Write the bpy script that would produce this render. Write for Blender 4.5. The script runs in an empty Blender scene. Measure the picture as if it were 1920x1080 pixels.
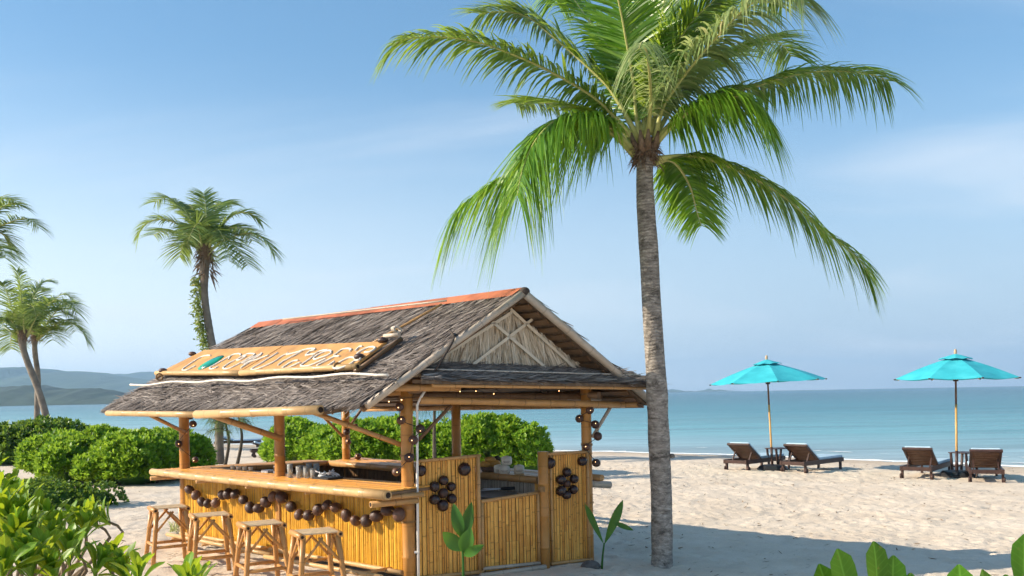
import bpy, math, random
import numpy as np
from mathutils import Vector, Matrix

random.seed(7)
rng = np.random.default_rng(11)
scene = bpy.context.scene
COL = scene.collection

# ------------------------------------------------------------------ camera
CAM_H = 1.95
ROLL = 0.01818
cam_data = bpy.data.cameras.new("camera")
cam_data.sensor_width = 36.0
cam_data.lens = 36.0 * 1700.0 / 1920.0
cam_data.shift_y = 200.5 / 1920.0
cam_data.clip_start = 0.1
cam_data.clip_end = 20000.0
cam = bpy.data.objects.new("camera", cam_data)
COL.objects.link(cam)
cr, sr = math.cos(ROLL), math.sin(ROLL)
cam.matrix_world = Matrix(((cr, sr, 0, 0), (0, 0, -1, 0), (-sr, cr, 0, CAM_H), (0, 0, 0, 1)))
scene.camera = cam

# ------------------------------------------------------------------ light
SUN = Vector((-6.08, -0.47, 3.17)).normalized()
SUN_EL = math.asin(SUN.z)
SUN_ROT = math.atan2(SUN.x, SUN.y)

world = bpy.data.worlds.new("World")
scene.world = world
world.use_nodes = True
wt = world.node_tree
wn, wl = wt.nodes, wt.links
bg = wn["Background"]
sky = wn.new("ShaderNodeTexSky")
sky.sky_type = 'NISHITA'
sky.sun_disc = False
sky.sun_elevation = SUN_EL
sky.sun_rotation = SUN_ROT
sky.altitude = 0.0
sky.air_density = 1.0
sky.dust_density = 0.35
sky.ozone_density = 2.2
hs = wn.new("ShaderNodeHueSaturation")
hs.inputs['Saturation'].default_value = 1.28
wl.new(sky.outputs[0], hs.inputs['Color'])
# thin high cloud streaks
tc = wn.new("ShaderNodeTexCoord")
sx = wn.new("ShaderNodeSeparateXYZ")
wl.new(tc.outputs['Generated'], sx.inputs[0])
mz = wn.new("ShaderNodeMath"); mz.operation = 'ADD'; mz.inputs[1].default_value = 0.12
wl.new(sx.outputs['Z'], mz.inputs[0])
dvx = wn.new("ShaderNodeMath"); dvx.operation = 'DIVIDE'
dvy = wn.new("ShaderNodeMath"); dvy.operation = 'DIVIDE'
wl.new(sx.outputs['X'], dvx.inputs[0]); wl.new(mz.outputs[0], dvx.inputs[1])
wl.new(sx.outputs['Y'], dvy.inputs[0]); wl.new(mz.outputs[0], dvy.inputs[1])
cb = wn.new("ShaderNodeCombineXYZ")
wl.new(dvx.outputs[0], cb.inputs[0]); wl.new(dvy.outputs[0], cb.inputs[1])
mp = wn.new("ShaderNodeMapping")
mp.inputs['Rotation'].default_value = (0, 0, 0.35)
mp.inputs['Scale'].default_value = (0.55, 1.0, 1.0)
mp.inputs['Location'].default_value = (1.55, 1.0, 0.0)
wl.new(cb.outputs[0], mp.inputs[0])
ns = wn.new("ShaderNodeTexNoise")
ns.inputs['Scale'].default_value = 0.85
ns.inputs['Detail'].default_value = 7.0
ns.inputs['Roughness'].default_value = 0.52
ns.inputs['Distortion'].default_value = 0.7
wl.new(mp.outputs[0], ns.inputs[0])
crp = wn.new("ShaderNodeMapRange")
crp.interpolation_type = 'SMOOTHSTEP'
crp.inputs[1].default_value = 0.46
crp.inputs[2].default_value = 0.86
crp.inputs[3].default_value = 0.0
crp.inputs[4].default_value = 0.68
wl.new(ns.outputs[0], crp.inputs[0])
mixc = wn.new("ShaderNodeMix"); mixc.data_type = 'RGBA'
mixc.inputs[7].default_value = (3.3, 3.55, 3.85, 1)
wl.new(crp.outputs[0], mixc.inputs[0])
gm = wn.new("ShaderNodeGamma"); gm.inputs[1].default_value = 0.72
wl.new(hs.outputs[0], gm.inputs[0])
# bright sea air low over the horizon, whiter toward the sun
hz1 = wn.new("ShaderNodeMapRange"); hz1.interpolation_type = 'SMOOTHSTEP'
hz1.inputs[1].default_value = 0.36; hz1.inputs[2].default_value = -0.03
hz1.inputs[3].default_value = 0.0; hz1.inputs[4].default_value = 0.97
wl.new(sx.outputs['Z'], hz1.inputs[0])
sdot = wn.new("ShaderNodeVectorMath"); sdot.operation = 'DOT_PRODUCT'
sdot.inputs[1].default_value = (SUN.x, SUN.y, 0.0)
wl.new(tc.outputs['Generated'], sdot.inputs[0])
hz2 = wn.new("ShaderNodeMapRange"); hz2.inputs[1].default_value = -0.35; hz2.inputs[2].default_value = 0.50
wl.new(sdot.outputs['Value'], hz2.inputs[0])
hzc = wn.new("ShaderNodeMix"); hzc.data_type = 'RGBA'
hzc.inputs[6].default_value = (1.80, 2.35, 3.0, 1); hzc.inputs[7].default_value = (4.05, 4.4, 4.65, 1)
wl.new(hz2.outputs[0], hzc.inputs[0])
hzm = wn.new("ShaderNodeMix"); hzm.data_type = 'RGBA'
wl.new(hz1.outputs[0], hzm.inputs[0]); wl.new(gm.outputs[0], hzm.inputs[6]); wl.new(hzc.outputs[2], hzm.inputs[7])
wl.new(hzm.outputs[2], mixc.inputs[6])
wl.new(mixc.outputs[2], bg.inputs[0])
bg.inputs[1].default_value = 0.148

sun_data = bpy.data.lights.new("sun", 'SUN')
sun_data.energy = 4.4
sun_data.angle = math.radians(0.55)
sun_data.color = (1.0, 0.88, 0.70)
sun = bpy.data.objects.new("sun", sun_data)
COL.objects.link(sun)
sun.location = (0, 0, 30)
sun.rotation_euler = SUN.to_track_quat('Z', 'Y').to_euler()

scene.view_settings.view_transform = 'Standard'
scene.view_settings.look = 'None'
scene.view_settings.gamma = 1.0
scene.view_settings.exposure = 0.95
scene.view_settings.use_curve_mapping = False
scene.render.engine = 'CYCLES'
scene.cycles.use_denoising = True
scene.cycles.max_bounces = 6
scene.cycles.diffuse_bounces = 3
scene.cycles.transparent_max_bounces = 8
scene.cycles.volume_bounces = 0
scene.cycles.use_light_tree = False

# ------------------------------------------------------------------ materials
MATS = {}

def new_mat(name):
    m = bpy.data.materials.new(name)
    m.use_nodes = True
    MATS[name] = m
    return m, m.node_tree.nodes, m.node_tree.links, m.node_tree.nodes["Principled BSDF"]

def ramp(n, stops):
    r = n.new("ShaderNodeValToRGB")
    els = r.color_ramp.elements
    while len(els) < len(stops):
        els.new(0.5)
    for e, (p, c) in zip(els, stops):
        e.position = p
        e.color = (c[0], c[1], c[2], 1)
    return r

def math_node(n, l, op, a, b=None, c=None):
    m = n.new("ShaderNodeMath"); m.operation = op
    for i, v in enumerate((a, b, c)):
        if v is None:
            continue
        if isinstance(v, (int, float)):
            m.inputs[i].default_value = v
        else:
            l.new(v, m.inputs[i])
    return m.outputs[0]

def mix_col(n, l, fac, a, b, blend='MIX'):
    m = n.new("ShaderNodeMix"); m.data_type = 'RGBA'; m.blend_type = blend
    for i, v in ((0, fac), (6, a), (7, b)):
        if isinstance(v, (int, float)):
            m.inputs[i].default_value = v
        elif isinstance(v, tuple):
            m.inputs[i].default_value = (v[0], v[1], v[2], 1)
        else:
            l.new(v, m.inputs[i])
    return m.outputs[2]

def noise(n, l, scale, detail=4, rough=0.55, vec=None, dist=0.0):
    t = n.new("ShaderNodeTexNoise")
    t.inputs['Scale'].default_value = scale
    t.inputs['Detail'].default_value = detail
    t.inputs['Roughness'].default_value = rough
    t.inputs['Distortion'].default_value = dist
    if vec is not None:
        l.new(vec, t.inputs['Vector'])
    return t.outputs[0]

def obj_coords(n, l, scale=(1, 1, 1)):
    t = n.new("ShaderNodeNewGeometry")
    m = n.new("ShaderNodeMapping")
    m.inputs['Scale'].default_value = scale
    l.new(t.outputs['Position'], m.inputs[0])
    return m.outputs[0]

def bump(n, l, p, h, strength=0.3, dist=0.02):
    b = n.new("ShaderNodeBump")
    b.inputs['Strength'].default_value = strength
    b.inputs['Distance'].default_value = dist
    l.new(h, b.inputs['Height'])
    l.new(b.outputs[0], p.inputs['Normal'])

def simple_mat(name, col, rough=0.6, var=0.25, scale=9.0, metallic=0.0, spec=0.35, bmp=0.0):
    m, n, l, p = new_mat(name)
    nz = noise(n, l, scale, 5, 0.6, obj_coords(n, l))
    lo = tuple(c * (1 - var) for c in col); hi = tuple(min(1, c * (1 + var)) for c in col)
    r = ramp(n, [(0.3, lo), (0.7, hi)])
    l.new(nz, r.inputs[0])
    l.new(r.outputs[0], p.inputs['Base Color'])
    p.inputs['Roughness'].default_value = rough
    p.inputs['Metallic'].default_value = metallic
    p.inputs['Specular IOR Level'].default_value = spec
    if bmp:
        bump(n, l, p, noise(n, l, scale * 6, 4, 0.6, obj_coords(n, l)), bmp, 0.01)
    return m

def bamboo_mat(name, lo, hi, spacing=0.34, rough=0.38, nodes=0.55):
    """Bamboo: tone differs from cane to cane, darker rings at the joints."""
    m, n, l, p = new_mat(name)
    g = n.new("ShaderNodeNewGeometry")
    rnd = g.outputs['Random Per Island']
    at = n.new("ShaderNodeAttribute"); at.attribute_name = "along"
    al = at.outputs['Fac']
    r = ramp(n, [(0.0, lo), (0.55, tuple((a + b) / 2 for a, b in zip(lo, hi))), (1.0, hi)])
    nz = noise(n, l, 7.0, 5, 0.65, obj_coords(n, l))
    f = math_node(n, l, 'MULTIPLY_ADD', rnd, 0.55, math_node(n, l, 'MULTIPLY_ADD', nz, 1.1, -0.33))
    l.new(f, r.inputs[0])
    # joints
    ph = math_node(n, l, 'ADD', math_node(n, l, 'DIVIDE', al, spacing), math_node(n, l, 'MULTIPLY', rnd, 7.31))
    fr = math_node(n, l, 'FRACT', ph)
    dd = math_node(n, l, 'ABSOLUTE', math_node(n, l, 'SUBTRACT', fr, 0.5))
    ring = n.new("ShaderNodeMapRange"); ring.interpolation_type = 'SMOOTHSTEP'
    ring.inputs[1].default_value = 0.470; ring.inputs[2].default_value = 0.498
    ring.inputs[3].default_value = 0.0; ring.inputs[4].default_value = nodes
    l.new(dd, ring.inputs[0])
    dark = mix_col(n, l, ring.outputs[0], r.outputs[0], tuple(c * 0.28 for c in lo))
    # age stains
    st = noise(n, l, 2.6, 6, 0.7, obj_coords(n, l, (1, 1, 0.6)), 0.6)
    sm = n.new("ShaderNodeMapRange"); sm.inputs[1].default_value = 0.58; sm.inputs[2].default_value = 0.80
    sm.inputs[3].default_value = 0.0; sm.inputs[4].default_value = 0.45
    l.new(st, sm.inputs[0])
    fin = mix_col(n, l, sm.outputs[0], dark, (0.23, 0.15, 0.085))
    l.new(fin, p.inputs['Base Color'])
    p.inputs['Roughness'].default_value = rough
    p.inputs['Specular IOR Level'].default_value = 0.35
    bump(n, l, p, noise(n, l, 60, 3, 0.6, obj_coords(n, l)), 0.12, 0.004)
    return m

def leaf_mat(name, dark, mid, light, trans=0.35, rough=0.45, per_object=False, tint=(0.55, 0.75, 0.08), spec=0.3, veins=False):
    m, n, l, p = new_mat(name)
    if per_object:
        oi = n.new("ShaderNodeObjectInfo"); rnd = oi.outputs['Random']
    else:
        g = n.new("ShaderNodeNewGeometry"); rnd = g.outputs['Random Per Island']
    r = ramp(n, [(0.0, dark), (0.5, mid), (0.90, light), (1.0, (light[0] * 1.6, light[1] * 1.02, light[2] * 1.3))])
    nz = noise(n, l, 1.3, 3, 0.6, obj_coords(n, l))
    l.new(math_node(n, l, 'MULTIPLY_ADD', rnd, 0.75, math_node(n, l, 'MULTIPLY_ADD', nz, 0.9, -0.33)), r.inputs[0])
    col = r.outputs[0]
    if veins:
        # pale midrib, faint side veins and a few brown blemishes, in the leaf's own frame
        to = n.new("ShaderNodeTexCoord"); so = n.new("ShaderNodeSeparateXYZ"); l.new(to.outputs['Object'], so.inputs[0])
        ay = math_node(n, l, 'ABSOLUTE', so.outputs[1])
        rib = n.new("ShaderNodeMapRange"); rib.inputs[1].default_value = 0.014; rib.inputs[2].default_value = 0.004; rib.inputs[4].default_value = 0.6
        l.new(ay, rib.inputs[0])
        sv = math_node(n, l, 'SINE', math_node(n, l, 'MULTIPLY', math_node(n, l, 'SUBTRACT', so.outputs[0], math_node(n, l, 'MULTIPLY', ay, 0.9)), 75.0))
        svm = n.new("ShaderNodeMapRange"); svm.inputs[1].default_value = 0.8; svm.inputs[2].default_value = 1.0; svm.inputs[4].default_value = 0.22
        l.new(sv, svm.inputs[0])
        pale = tuple(min(1, c * 1.7 + 0.03) for c in light)
        col = mix_col(n, l, math_node(n, l, 'MAXIMUM', rib.outputs[0], svm.outputs[0]), col, pale)
        bl = n.new("ShaderNodeMapRange"); bl.inputs[1].default_value = 0.66; bl.inputs[2].default_value = 0.72; bl.inputs[4].default_value = 0.6
        l.new(noise(n, l, 34, 3, 0.6, obj_coords(n, l)), bl.inputs[0])
        col = mix_col(n, l, bl.outputs[0], col, (0.20, 0.15, 0.04))
    l.new(col, p.inputs['Base Color'])
    p.inputs['Roughness'].default_value = rough
    p.inputs['Specular IOR Level'].default_value = spec
    t = n.new("ShaderNodeBsdfTranslucent")
    tcol = mix_col(n, l, 0.55, col, tint)
    l.new(tcol, t.inputs['Color'])
    ms = n.new("ShaderNodeMixShader"); ms.inputs[0].default_value = trans
    out = n["Material Output"]
    l.new(p.outputs[0], ms.inputs[1]); l.new(t.outputs[0], ms.inputs[2])
    l.new(ms.outputs[0], out.inputs['Surface'])
    return m

def island_mat(name, stops, rough=0.8, spec=0.2, nscale=1.5, nfac=0.5):
    m, n, l, p = new_mat(name)
    g = n.new("ShaderNodeNewGeometry")
    r = ramp(n, stops)
    nz = noise(n, l, nscale, 4, 0.6, obj_coords(n, l))
    l.new(math_node(n, l, 'MULTIPLY_ADD', g.outputs['Random Per Island'], 1.0 - nfac * 0.5,
                    math_node(n, l, 'MULTIPLY_ADD', nz, nfac, -nfac * 0.25)), r.inputs[0])
    l.new(r.outputs[0], p.inputs['Base Color'])
    p.inputs['Roughness'].default_value = rough
    p.inputs['Specular IOR Level'].default_value = spec
    return m

bamboo_mat("bamboo_pole", (0.36, 0.17, 0.055), (0.62, 0.37, 0.15), 0.36)
bamboo_mat("bamboo_pale", (0.42, 0.24, 0.09), (0.63, 0.42, 0.20), 0.33, nodes=0.4)
bamboo_mat("bamboo_post", (0.36, 0.155, 0.035), (0.56, 0.275, 0.075), 0.48, nodes=0.25)
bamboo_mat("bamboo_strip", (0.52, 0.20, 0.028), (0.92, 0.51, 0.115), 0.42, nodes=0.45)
bamboo_mat("bamboo_front", (0.48, 0.215, 0.016), (0.86, 0.50, 0.06), 0.62, nodes=0.22)
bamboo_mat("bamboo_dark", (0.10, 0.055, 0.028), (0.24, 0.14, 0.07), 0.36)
bamboo_mat("bamboo_stool", (0.36, 0.15, 0.04), (0.62, 0.33, 0.11), 0.30, nodes=0.4)
bamboo_mat("bamboo_white", (0.58, 0.49, 0.36), (0.80, 0.70, 0.55), 0.40, nodes=0.2)
bamboo_mat("bamboo_grey", (0.34, 0.27, 0.20), (0.60, 0.51, 0.41), 0.40, nodes=0.35)
simple_mat("stool_seat", (0.62, 0.45, 0.27), 0.6, 0.22, 26)
simple_mat("counter_top", (0.56, 0.31, 0.11), 0.42, 0.3, 6)
island_mat("thatch", [(0.0, (0.026, 0.020, 0.017)), (0.25, (0.10, 0.080, 0.068)), (0.62, (0.235, 0.195, 0.172)), (0.88, (0.38, 0.33, 0.29)), (1.0, (0.60, 0.54, 0.47))], 0.7, 0.25, 2.2, 0.55)
island_mat("gable_leaf", [(0.0, (0.16, 0.11, 0.07)), (0.25, (0.48, 0.38, 0.26)), (0.75, (0.74, 0.63, 0.48)), (1.0, (0.86, 0.77, 0.63))], 0.8, 0.15, 3.0, 0.4)
island_mat("thatch_pale", [(0.0, (0.10, 0.08, 0.068)), (0.5, (0.24, 0.20, 0.175)), (1.0, (0.46, 0.40, 0.35))], 0.65, 0.3, 2.2, 0.4)
simple_mat("thatch_base", (0.060, 0.046, 0.038), 0.95, 0.4, 14)
simple_mat("thatch_under", (0.15, 0.105, 0.07), 0.9, 0.4, 22, bmp=0.5)
simple_mat("ridge_sheet", (0.40, 0.125, 0.06), 0.75, 0.4, 3.5)
simple_mat("rope", (0.62, 0.54, 0.45), 0.9, 0.2, 40, bmp=0.5)
simple_mat("rope_white", (0.70, 0.64, 0.56), 0.85, 0.12, 30)
simple_mat("rope_brown", (0.30, 0.18, 0.08), 0.9, 0.3, 40)
simple_mat("sign_board", (0.50, 0.26, 0.085), 0.6, 0.25, 5)
simple_mat("pipe_white", (0.78, 0.76, 0.72), 0.4, 0.06, 8)
simple_mat("black_plastic", (0.018, 0.018, 0.02), 0.45, 0.2, 8)
simple_mat("cane_hole_shade", (0.035, 0.022, 0.015), 0.95, 0.2, 8)  # near-black colour standing in for the shade inside cane ends
simple_mat("steel", (0.34, 0.34, 0.34), 0.3, 0.2, 6, metallic=0.9)
simple_mat("ceramic", (0.72, 0.66, 0.55), 0.4, 0.1, 12)
simple_mat("ceramic_print", (0.18, 0.10, 0.06), 0.5, 0.1, 12)
simple_mat("fruit_gold", (0.50, 0.26, 0.06), 0.45, 0.3, 14)
simple_mat("fruit_dark", (0.06, 0.05, 0.03), 0.55, 0.3, 20)
simple_mat("basket", (0.17, 0.11, 0.08), 0.8, 0.4, 30, bmp=0.6)
simple_mat("white_plastic", (0.74, 0.76, 0.80), 0.35, 0.06, 10)
simple_mat("trunk_far", (0.20, 0.17, 0.14), 0.9, 0.4, 3.0, bmp=0.5)
simple_mat("fibre", (0.20, 0.135, 0.09), 0.95, 0.5, 16, bmp=0.5)
simple_mat("rachis", (0.42, 0.42, 0.14), 0.5, 0.22, 3)
simple_mat("stem_brown", (0.20, 0.145, 0.09), 0.9, 0.3, 10, bmp=0.4)
simple_mat("casuarina_bark", (0.085, 0.07, 0.055), 0.95, 0.3, 10)
simple_mat("lounger_wood", (0.055, 0.028, 0.022), 0.45, 0.3, 7)
simple_mat("lounger_slat", (0.13, 0.066, 0.038), 0.5, 0.3, 7)
simple_mat("cushion", (0.40, 0.53, 0.64), 0.9, 0.08, 5)
simple_mat("umbrella_pole", (0.55, 0.31, 0.10), 0.45, 0.15, 5)
simple_mat("finial", (0.48, 0.33, 0.20), 0.5, 0.1, 5)
simple_mat("stone", (0.13, 0.115, 0.105), 0.9, 0.4, 16, bmp=0.6)

# canopy cloth: light comes through a little
m, n, l, p = new_mat("canopy")
nzc = noise(n, l, 3.0, 4, 0.6, obj_coords(n, l))
rc = ramp(n, [(0.3, (0.022, 0.37, 0.44)), (0.55, (0.035, 0.45, 0.52)), (0.75, (0.06, 0.52, 0.58))])
l.new(nzc, rc.inputs[0]); l.new(rc.outputs[0], p.inputs['Base Color'])
p.inputs['Roughness'].default_value = 0.85
tt = n.new("ShaderNodeBsdfTranslucent"); tt.inputs[0].default_value = (0.01, 0.45, 0.55, 1)
ms = n.new("ShaderNodeMixShader"); ms.inputs[0].default_value = 0.06
l.new(p.outputs[0], ms.inputs[1]); l.new(tt.outputs[0], ms.inputs[2]); l.new(ms.outputs[0], n["Material Output"].inputs[0])

# green oval
m, n, l, p = new_mat("green_oval")
go = noise(n, l, 3.2, 2, 0.5, obj_coords(n, l))
rg = ramp(n, [(0.35, (0.003, 0.09, 0.085)), (0.55, (0.006, 0.30, 0.20)), (0.7, (0.05, 0.45, 0.10))])
l.new(go, rg.inputs[0]); l.new(rg.outputs[0], p.inputs['Base Color'])
p.inputs['Roughness'].default_value = 0.25

# coconut shell
m, n, l, p = new_mat("coconut")
g = n.new("ShaderNodeObjectInfo")
rk = ramp(n, [(0.0, (0.022, 0.011, 0.009)), (0.45, (0.065, 0.030, 0.021)), (0.8, (0.13, 0.060, 0.036)), (1.0, (0.25, 0.125, 0.065))])
nk = noise(n, l, 22, 5, 0.7, obj_coords(n, l))
l.new(math_node(n, l, 'MULTIPLY_ADD', g.outputs['Random'], 0.6, math_node(n, l, 'MULTIPLY_ADD', nk, 0.9, -0.22)), rk.inputs[0])
l.new(rk.outputs[0], p.inputs['Base Color'])
p.inputs['Roughness'].default_value = 0.48
bump(n, l, p, noise(n, l, 90, 4, 0.7, obj_coords(n, l)), 0.5, 0.006)
# polished dark shell
m, n, l, p = new_mat("shell_polished")
rk = ramp(n, [(0.3, (0.016, 0.008, 0.008)), (0.7, (0.055, 0.025, 0.020))])
l.new(noise(n, l, 18, 5, 0.7, obj_coords(n, l)), rk.inputs[0])
l.new(rk.outputs[0], p.inputs['Base Color'])
p.inputs['Roughness'].default_value = 0.22
# warm bulb
m, n, l, p = new_mat("bulb")
p.inputs['Base Color'].default_value = (0.9, 0.6, 0.3, 1)
p.inputs['Emission Color'].default_value = (1.0, 0.55, 0.22, 1)
p.inputs['Emission Strength'].default_value = 2.5
# clear glass
m, n, l, p = new_mat("clear_glass")
gl = n.new("ShaderNodeBsdfGlass"); gl.inputs['Roughness'].default_value = 0.02; gl.inputs['IOR'].default_value = 1.3
gl.inputs[0].default_value = (0.93, 0.96, 0.97, 1)
df = n.new("ShaderNodeBsdfDiffuse"); df.inputs[0].default_value = (0.85, 0.88, 0.88, 1)
ms = n.new("ShaderNodeMixShader"); ms.inputs[0].default_value = 0.28
l.new(gl.outputs[0], ms.inputs[1]); l.new(df.outputs[0], ms.inputs[2]); l.new(ms.outputs[0], n["Material Output"].inputs[0])

leaf_mat("scaevola", (0.045, 0.13, 0.006), (0.13, 0.28, 0.010), (0.26, 0.43, 0.020), 0.42)
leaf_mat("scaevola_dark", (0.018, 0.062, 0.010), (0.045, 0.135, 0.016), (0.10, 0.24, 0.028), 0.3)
leaf_mat("scaevola_light", (0.07, 0.19, 0.010), (0.17, 0.34, 0.018), (0.32, 0.50, 0.04), 0.42)
leaf_mat("big_leaf", (0.028, 0.105, 0.006), (0.075, 0.215, 0.010), (0.16, 0.32, 0.014), 0.42, 0.42, True, (0.72, 0.78, 0.03), 0.3, True)
leaf_mat("big_leaf_shaded", (0.020, 0.085, 0.006), (0.040, 0.145, 0.008), (0.075, 0.20, 0.012), 0.25, 0.42, True, (0.35, 0.65, 0.03), 0.3, True)  # darker copy of the big leaf, shade put into its colour
leaf_mat("palm_leaf", (0.032, 0.095, 0.016), (0.080, 0.185, 0.024), (0.20, 0.32, 0.045), 0.42, 0.36, False, (0.62, 0.78, 0.06), 0.55)
leaf_mat("palm_pale", (0.10, 0.17, 0.05), (0.20, 0.30, 0.09), (0.42, 0.48, 0.21), 0.35, 0.45, False, (0.6, 0.66, 0.22))
leaf_mat("palm_lush", (0.045, 0.14, 0.012), (0.10, 0.24, 0.018), (0.21, 0.37, 0.032), 0.45, 0.4, False, (0.55, 0.80, 0.05), 0.5)
leaf_mat("palm_far", (0.040, 0.10, 0.025), (0.10, 0.19, 0.04), (0.25, 0.34, 0.09), 0.4, 0.45, False, (0.5, 0.6, 0.1), 0.5)
leaf_mat("seedling", (0.030, 0.10, 0.018), (0.045, 0.145, 0.022), (0.075, 0.20, 0.03), 0.3, 0.35, True, (0.3, 0.6, 0.05))
leaf_mat("needle", (0.018, 0.04, 0.020), (0.035, 0.07, 0.03), (0.06, 0.11, 0.045), 0.25, 0.6)
leaf_mat("ground_leaf", (0.020, 0.06, 0.010), (0.05, 0.13, 0.016), (0.11, 0.22, 0.03), 0.3)
leaf_mat("vine", (0.06, 0.085, 0.025), (0.14, 0.18, 0.05), (0.30, 0.32, 0.13), 0.3)
leaf_mat("dry_grass", (0.20, 0.22, 0.10), (0.36, 0.36, 0.18), (0.55, 0.50, 0.30), 0.3)

# main trunk bark: rings, lichen patches
m, n, l, p = new_mat("palm_bark")
pc = obj_coords(n, l, (1, 1, 1))
at = n.new("ShaderNodeAttribute"); at.attribute_name = "along"
w1 = noise(n, l, 3.0, 4, 0.6, pc)
ringp = math_node(n, l, 'ADD', math_node(n, l, 'MULTIPLY', at.outputs['Fac'], 165.0), math_node(n, l, 'MULTIPLY', w1, 26.0))
ringh = n.new('ShaderNodeMapRange'); ringh.inputs[1].default_value = 1.0; ringh.inputs[2].default_value = 2.8; ringh.inputs[3].default_value = 0.25
l.new(at.outputs['Fac'], ringh.inputs[0])
ringv = math_node(n, l, 'MULTIPLY', math_node(n, l, 'MULTIPLY_ADD', math_node(n, l, 'SINE', ringp), 0.5, 0.5), ringh.outputs[0])
base = ramp(n, [(0.32, (0.11, 0.092, 0.08)), (0.50, (0.28, 0.245, 0.21)), (0.68, (0.52, 0.47, 0.41))])
l.new(noise(n, l, 13.0, 7, 0.75, obj_coords(n, l, (0.6, 0.6, 1.7)), 0.3), base.inputs[0])
c1 = mix_col(n, l, math_node(n, l, 'MULTIPLY', math_node(n, l, 'POWER', ringv, 3.0), 0.38), base.outputs[0], (0.06, 0.042, 0.032))
lich = n.new("ShaderNodeMapRange"); lich.inputs[1].default_value = 0.60; lich.inputs[2].default_value = 0.68
lich.inputs[3].default_value = 0; lich.inputs[4].default_value = 0.55
l.new(noise(n, l, 26, 5, 0.75, pc), lich.inputs[0])
c2 = mix_col(n, l, lich.outputs[0], c1, (0.58, 0.54, 0.47))
drk = n.new("ShaderNodeMapRange"); drk.inputs[1].default_value = 0.50; drk.inputs[2].default_value = 0.62
drk.inputs[3].default_value = 0; drk.inputs[4].default_value = 0.85
l.new(noise(n, l, 6.0, 7, 0.8, obj_coords(n, l, (0.8, 0.8, 1.5)), 0.5), drk.inputs[0])
c3 = mix_col(n, l, drk.outputs[0], c2, (0.055, 0.045, 0.036))
l.new(c3, p.inputs['Base Color'])
p.inputs['Roughness'].default_value = 0.9
hgt = math_node(n, l, 'ADD', math_node(n, l, 'MULTIPLY', ringv, 0.5), noise(n, l, 40, 5, 0.7, pc))
bump(n, l, p, hgt, 0.6, 0.015)

# sand
m, n, l, p = new_mat("sand")
pc = obj_coords(n, l)
r1 = ramp(n, [(0.30, (0.62, 0.51, 0.40)), (0.50, (0.70, 0.59, 0.47)), (0.72, (0.78, 0.67, 0.55))])
l.new(noise(n, l, 0.9, 8, 0.68, pc), r1.inputs[0])
gr = ramp(n, [(0.25, (0.80, 0.78, 0.76)), (0.6, (1.0, 1.0, 1.0)), (0.8, (1.12, 1.12, 1.1))])
l.new(noise(n, l, 85, 4, 0.8, pc), gr.inputs[0])
c = mix_col(n, l, 1.0, r1.outputs[0], gr.outputs[0], 'MULTIPLY')
# scattered bits of shell, twig and leaf litter
sp = n.new("ShaderNodeMapRange"); sp.inputs[1].default_value = 0.70; sp.inputs[2].default_value = 0.755
sp.inputs[3].default_value = 0; sp.inputs[4].default_value = 0.75
l.new(noise(n, l, 15, 3, 0.6, obj_coords(n, l, (1.0, 0.8, 1))), sp.inputs[0])
c = mix_col(n, l, sp.outputs[0], c, (0.20, 0.135, 0.085))
# wet band by the water
sep = n.new("ShaderNodeSeparateXYZ"); l.new(pc, sep.inputs[0])
wet = n.new("ShaderNodeMapRange"); wet.inputs[1].default_value = -0.235; wet.inputs[2].default_value = -0.285
wet.inputs[3].default_value = 0; wet.inputs[4].default_value = 0.45
l.new(sep.outputs[2], wet.inputs[0])
c = mix_col(n, l, wet.outputs[0], c, (0.30, 0.225, 0.16))
l.new(c, p.inputs['Base Color'])
p.inputs['Roughness'].default_value = 0.95
p.inputs['Specular IOR Level'].default_value = 0.1
h = math_node(n, l, 'ADD', math_node(n, l, 'MULTIPLY', noise(n, l, 7, 6, 0.65, pc), 1.2), math_node(n, l, 'MULTIPLY', noise(n, l, 38, 4, 0.7, pc), 0.35))
bump(n, l, p, h, 0.6, 0.032)

# sea: colour follows the depth of the water off the shore
m, n, l, p = new_mat("sea_water")
pc = obj_coords(n, l)
dp = n.new("ShaderNodeVectorMath"); dp.operation = 'DOT_PRODUCT'
dp.inputs[1].default_value = (0.649, 0.761, 0.0)
l.new(pc, dp.inputs[0])
off = math_node(n, l, 'SUBTRACT', dp.outputs['Value'], 27.0)
patch = noise(n, l, 0.03, 5, 0.6, obj_coords(n, l, (0.35, 1, 1)))
lg = math_node(n, l, 'LOGARITHM', math_node(n, l, 'MAXIMUM', math_node(n, l, 'MULTIPLY', off, math_node(n, l, 'MULTIPLY_ADD', patch, 1.6, 0.25)), 1.0), 10.0)
rs = ramp(n, [(0.05, (0.36, 0.43, 0.43)), (0.24, (0.24, 0.37, 0.40)), (0.40, (0.10, 0.29, 0.32)), (0.54, (0.020, 0.165, 0.205)), (0.70, (0.009, 0.105, 0.15)), (1.0, (0.006, 0.08, 0.125))])
l.new(math_node(n, l, 'DIVIDE', lg, 3.6), rs.inputs[0])
stk = noise(n, l, 1.0, 5, 0.6, obj_coords(n, l, (0.02, 0.16, 1)), 0.5)
stk2 = noise(n, l, 1.0, 4, 0.6, obj_coords(n, l, (0.12, 0.85, 1)), 0.4)
sk_ = math_node(n, l, 'MULTIPLY_ADD', math_node(n, l, 'ADD', stk, math_node(n, l, 'MULTIPLY', stk2, 0.7)), 1.1, 0.06)
skc = n.new("ShaderNodeCombineColor")
for i_ in range(3): l.new(sk_, skc.inputs[i_])
l.new(mix_col(n, l, 1.0, rs.outputs[0], skc.outputs[0], 'MULTIPLY'), p.inputs['Base Color'])
p.inputs['Roughness'].default_value = 0.22
p.inputs['IOR'].default_value = 1.33
p.inputs['Specular IOR Level'].default_value = 0.12
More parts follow.
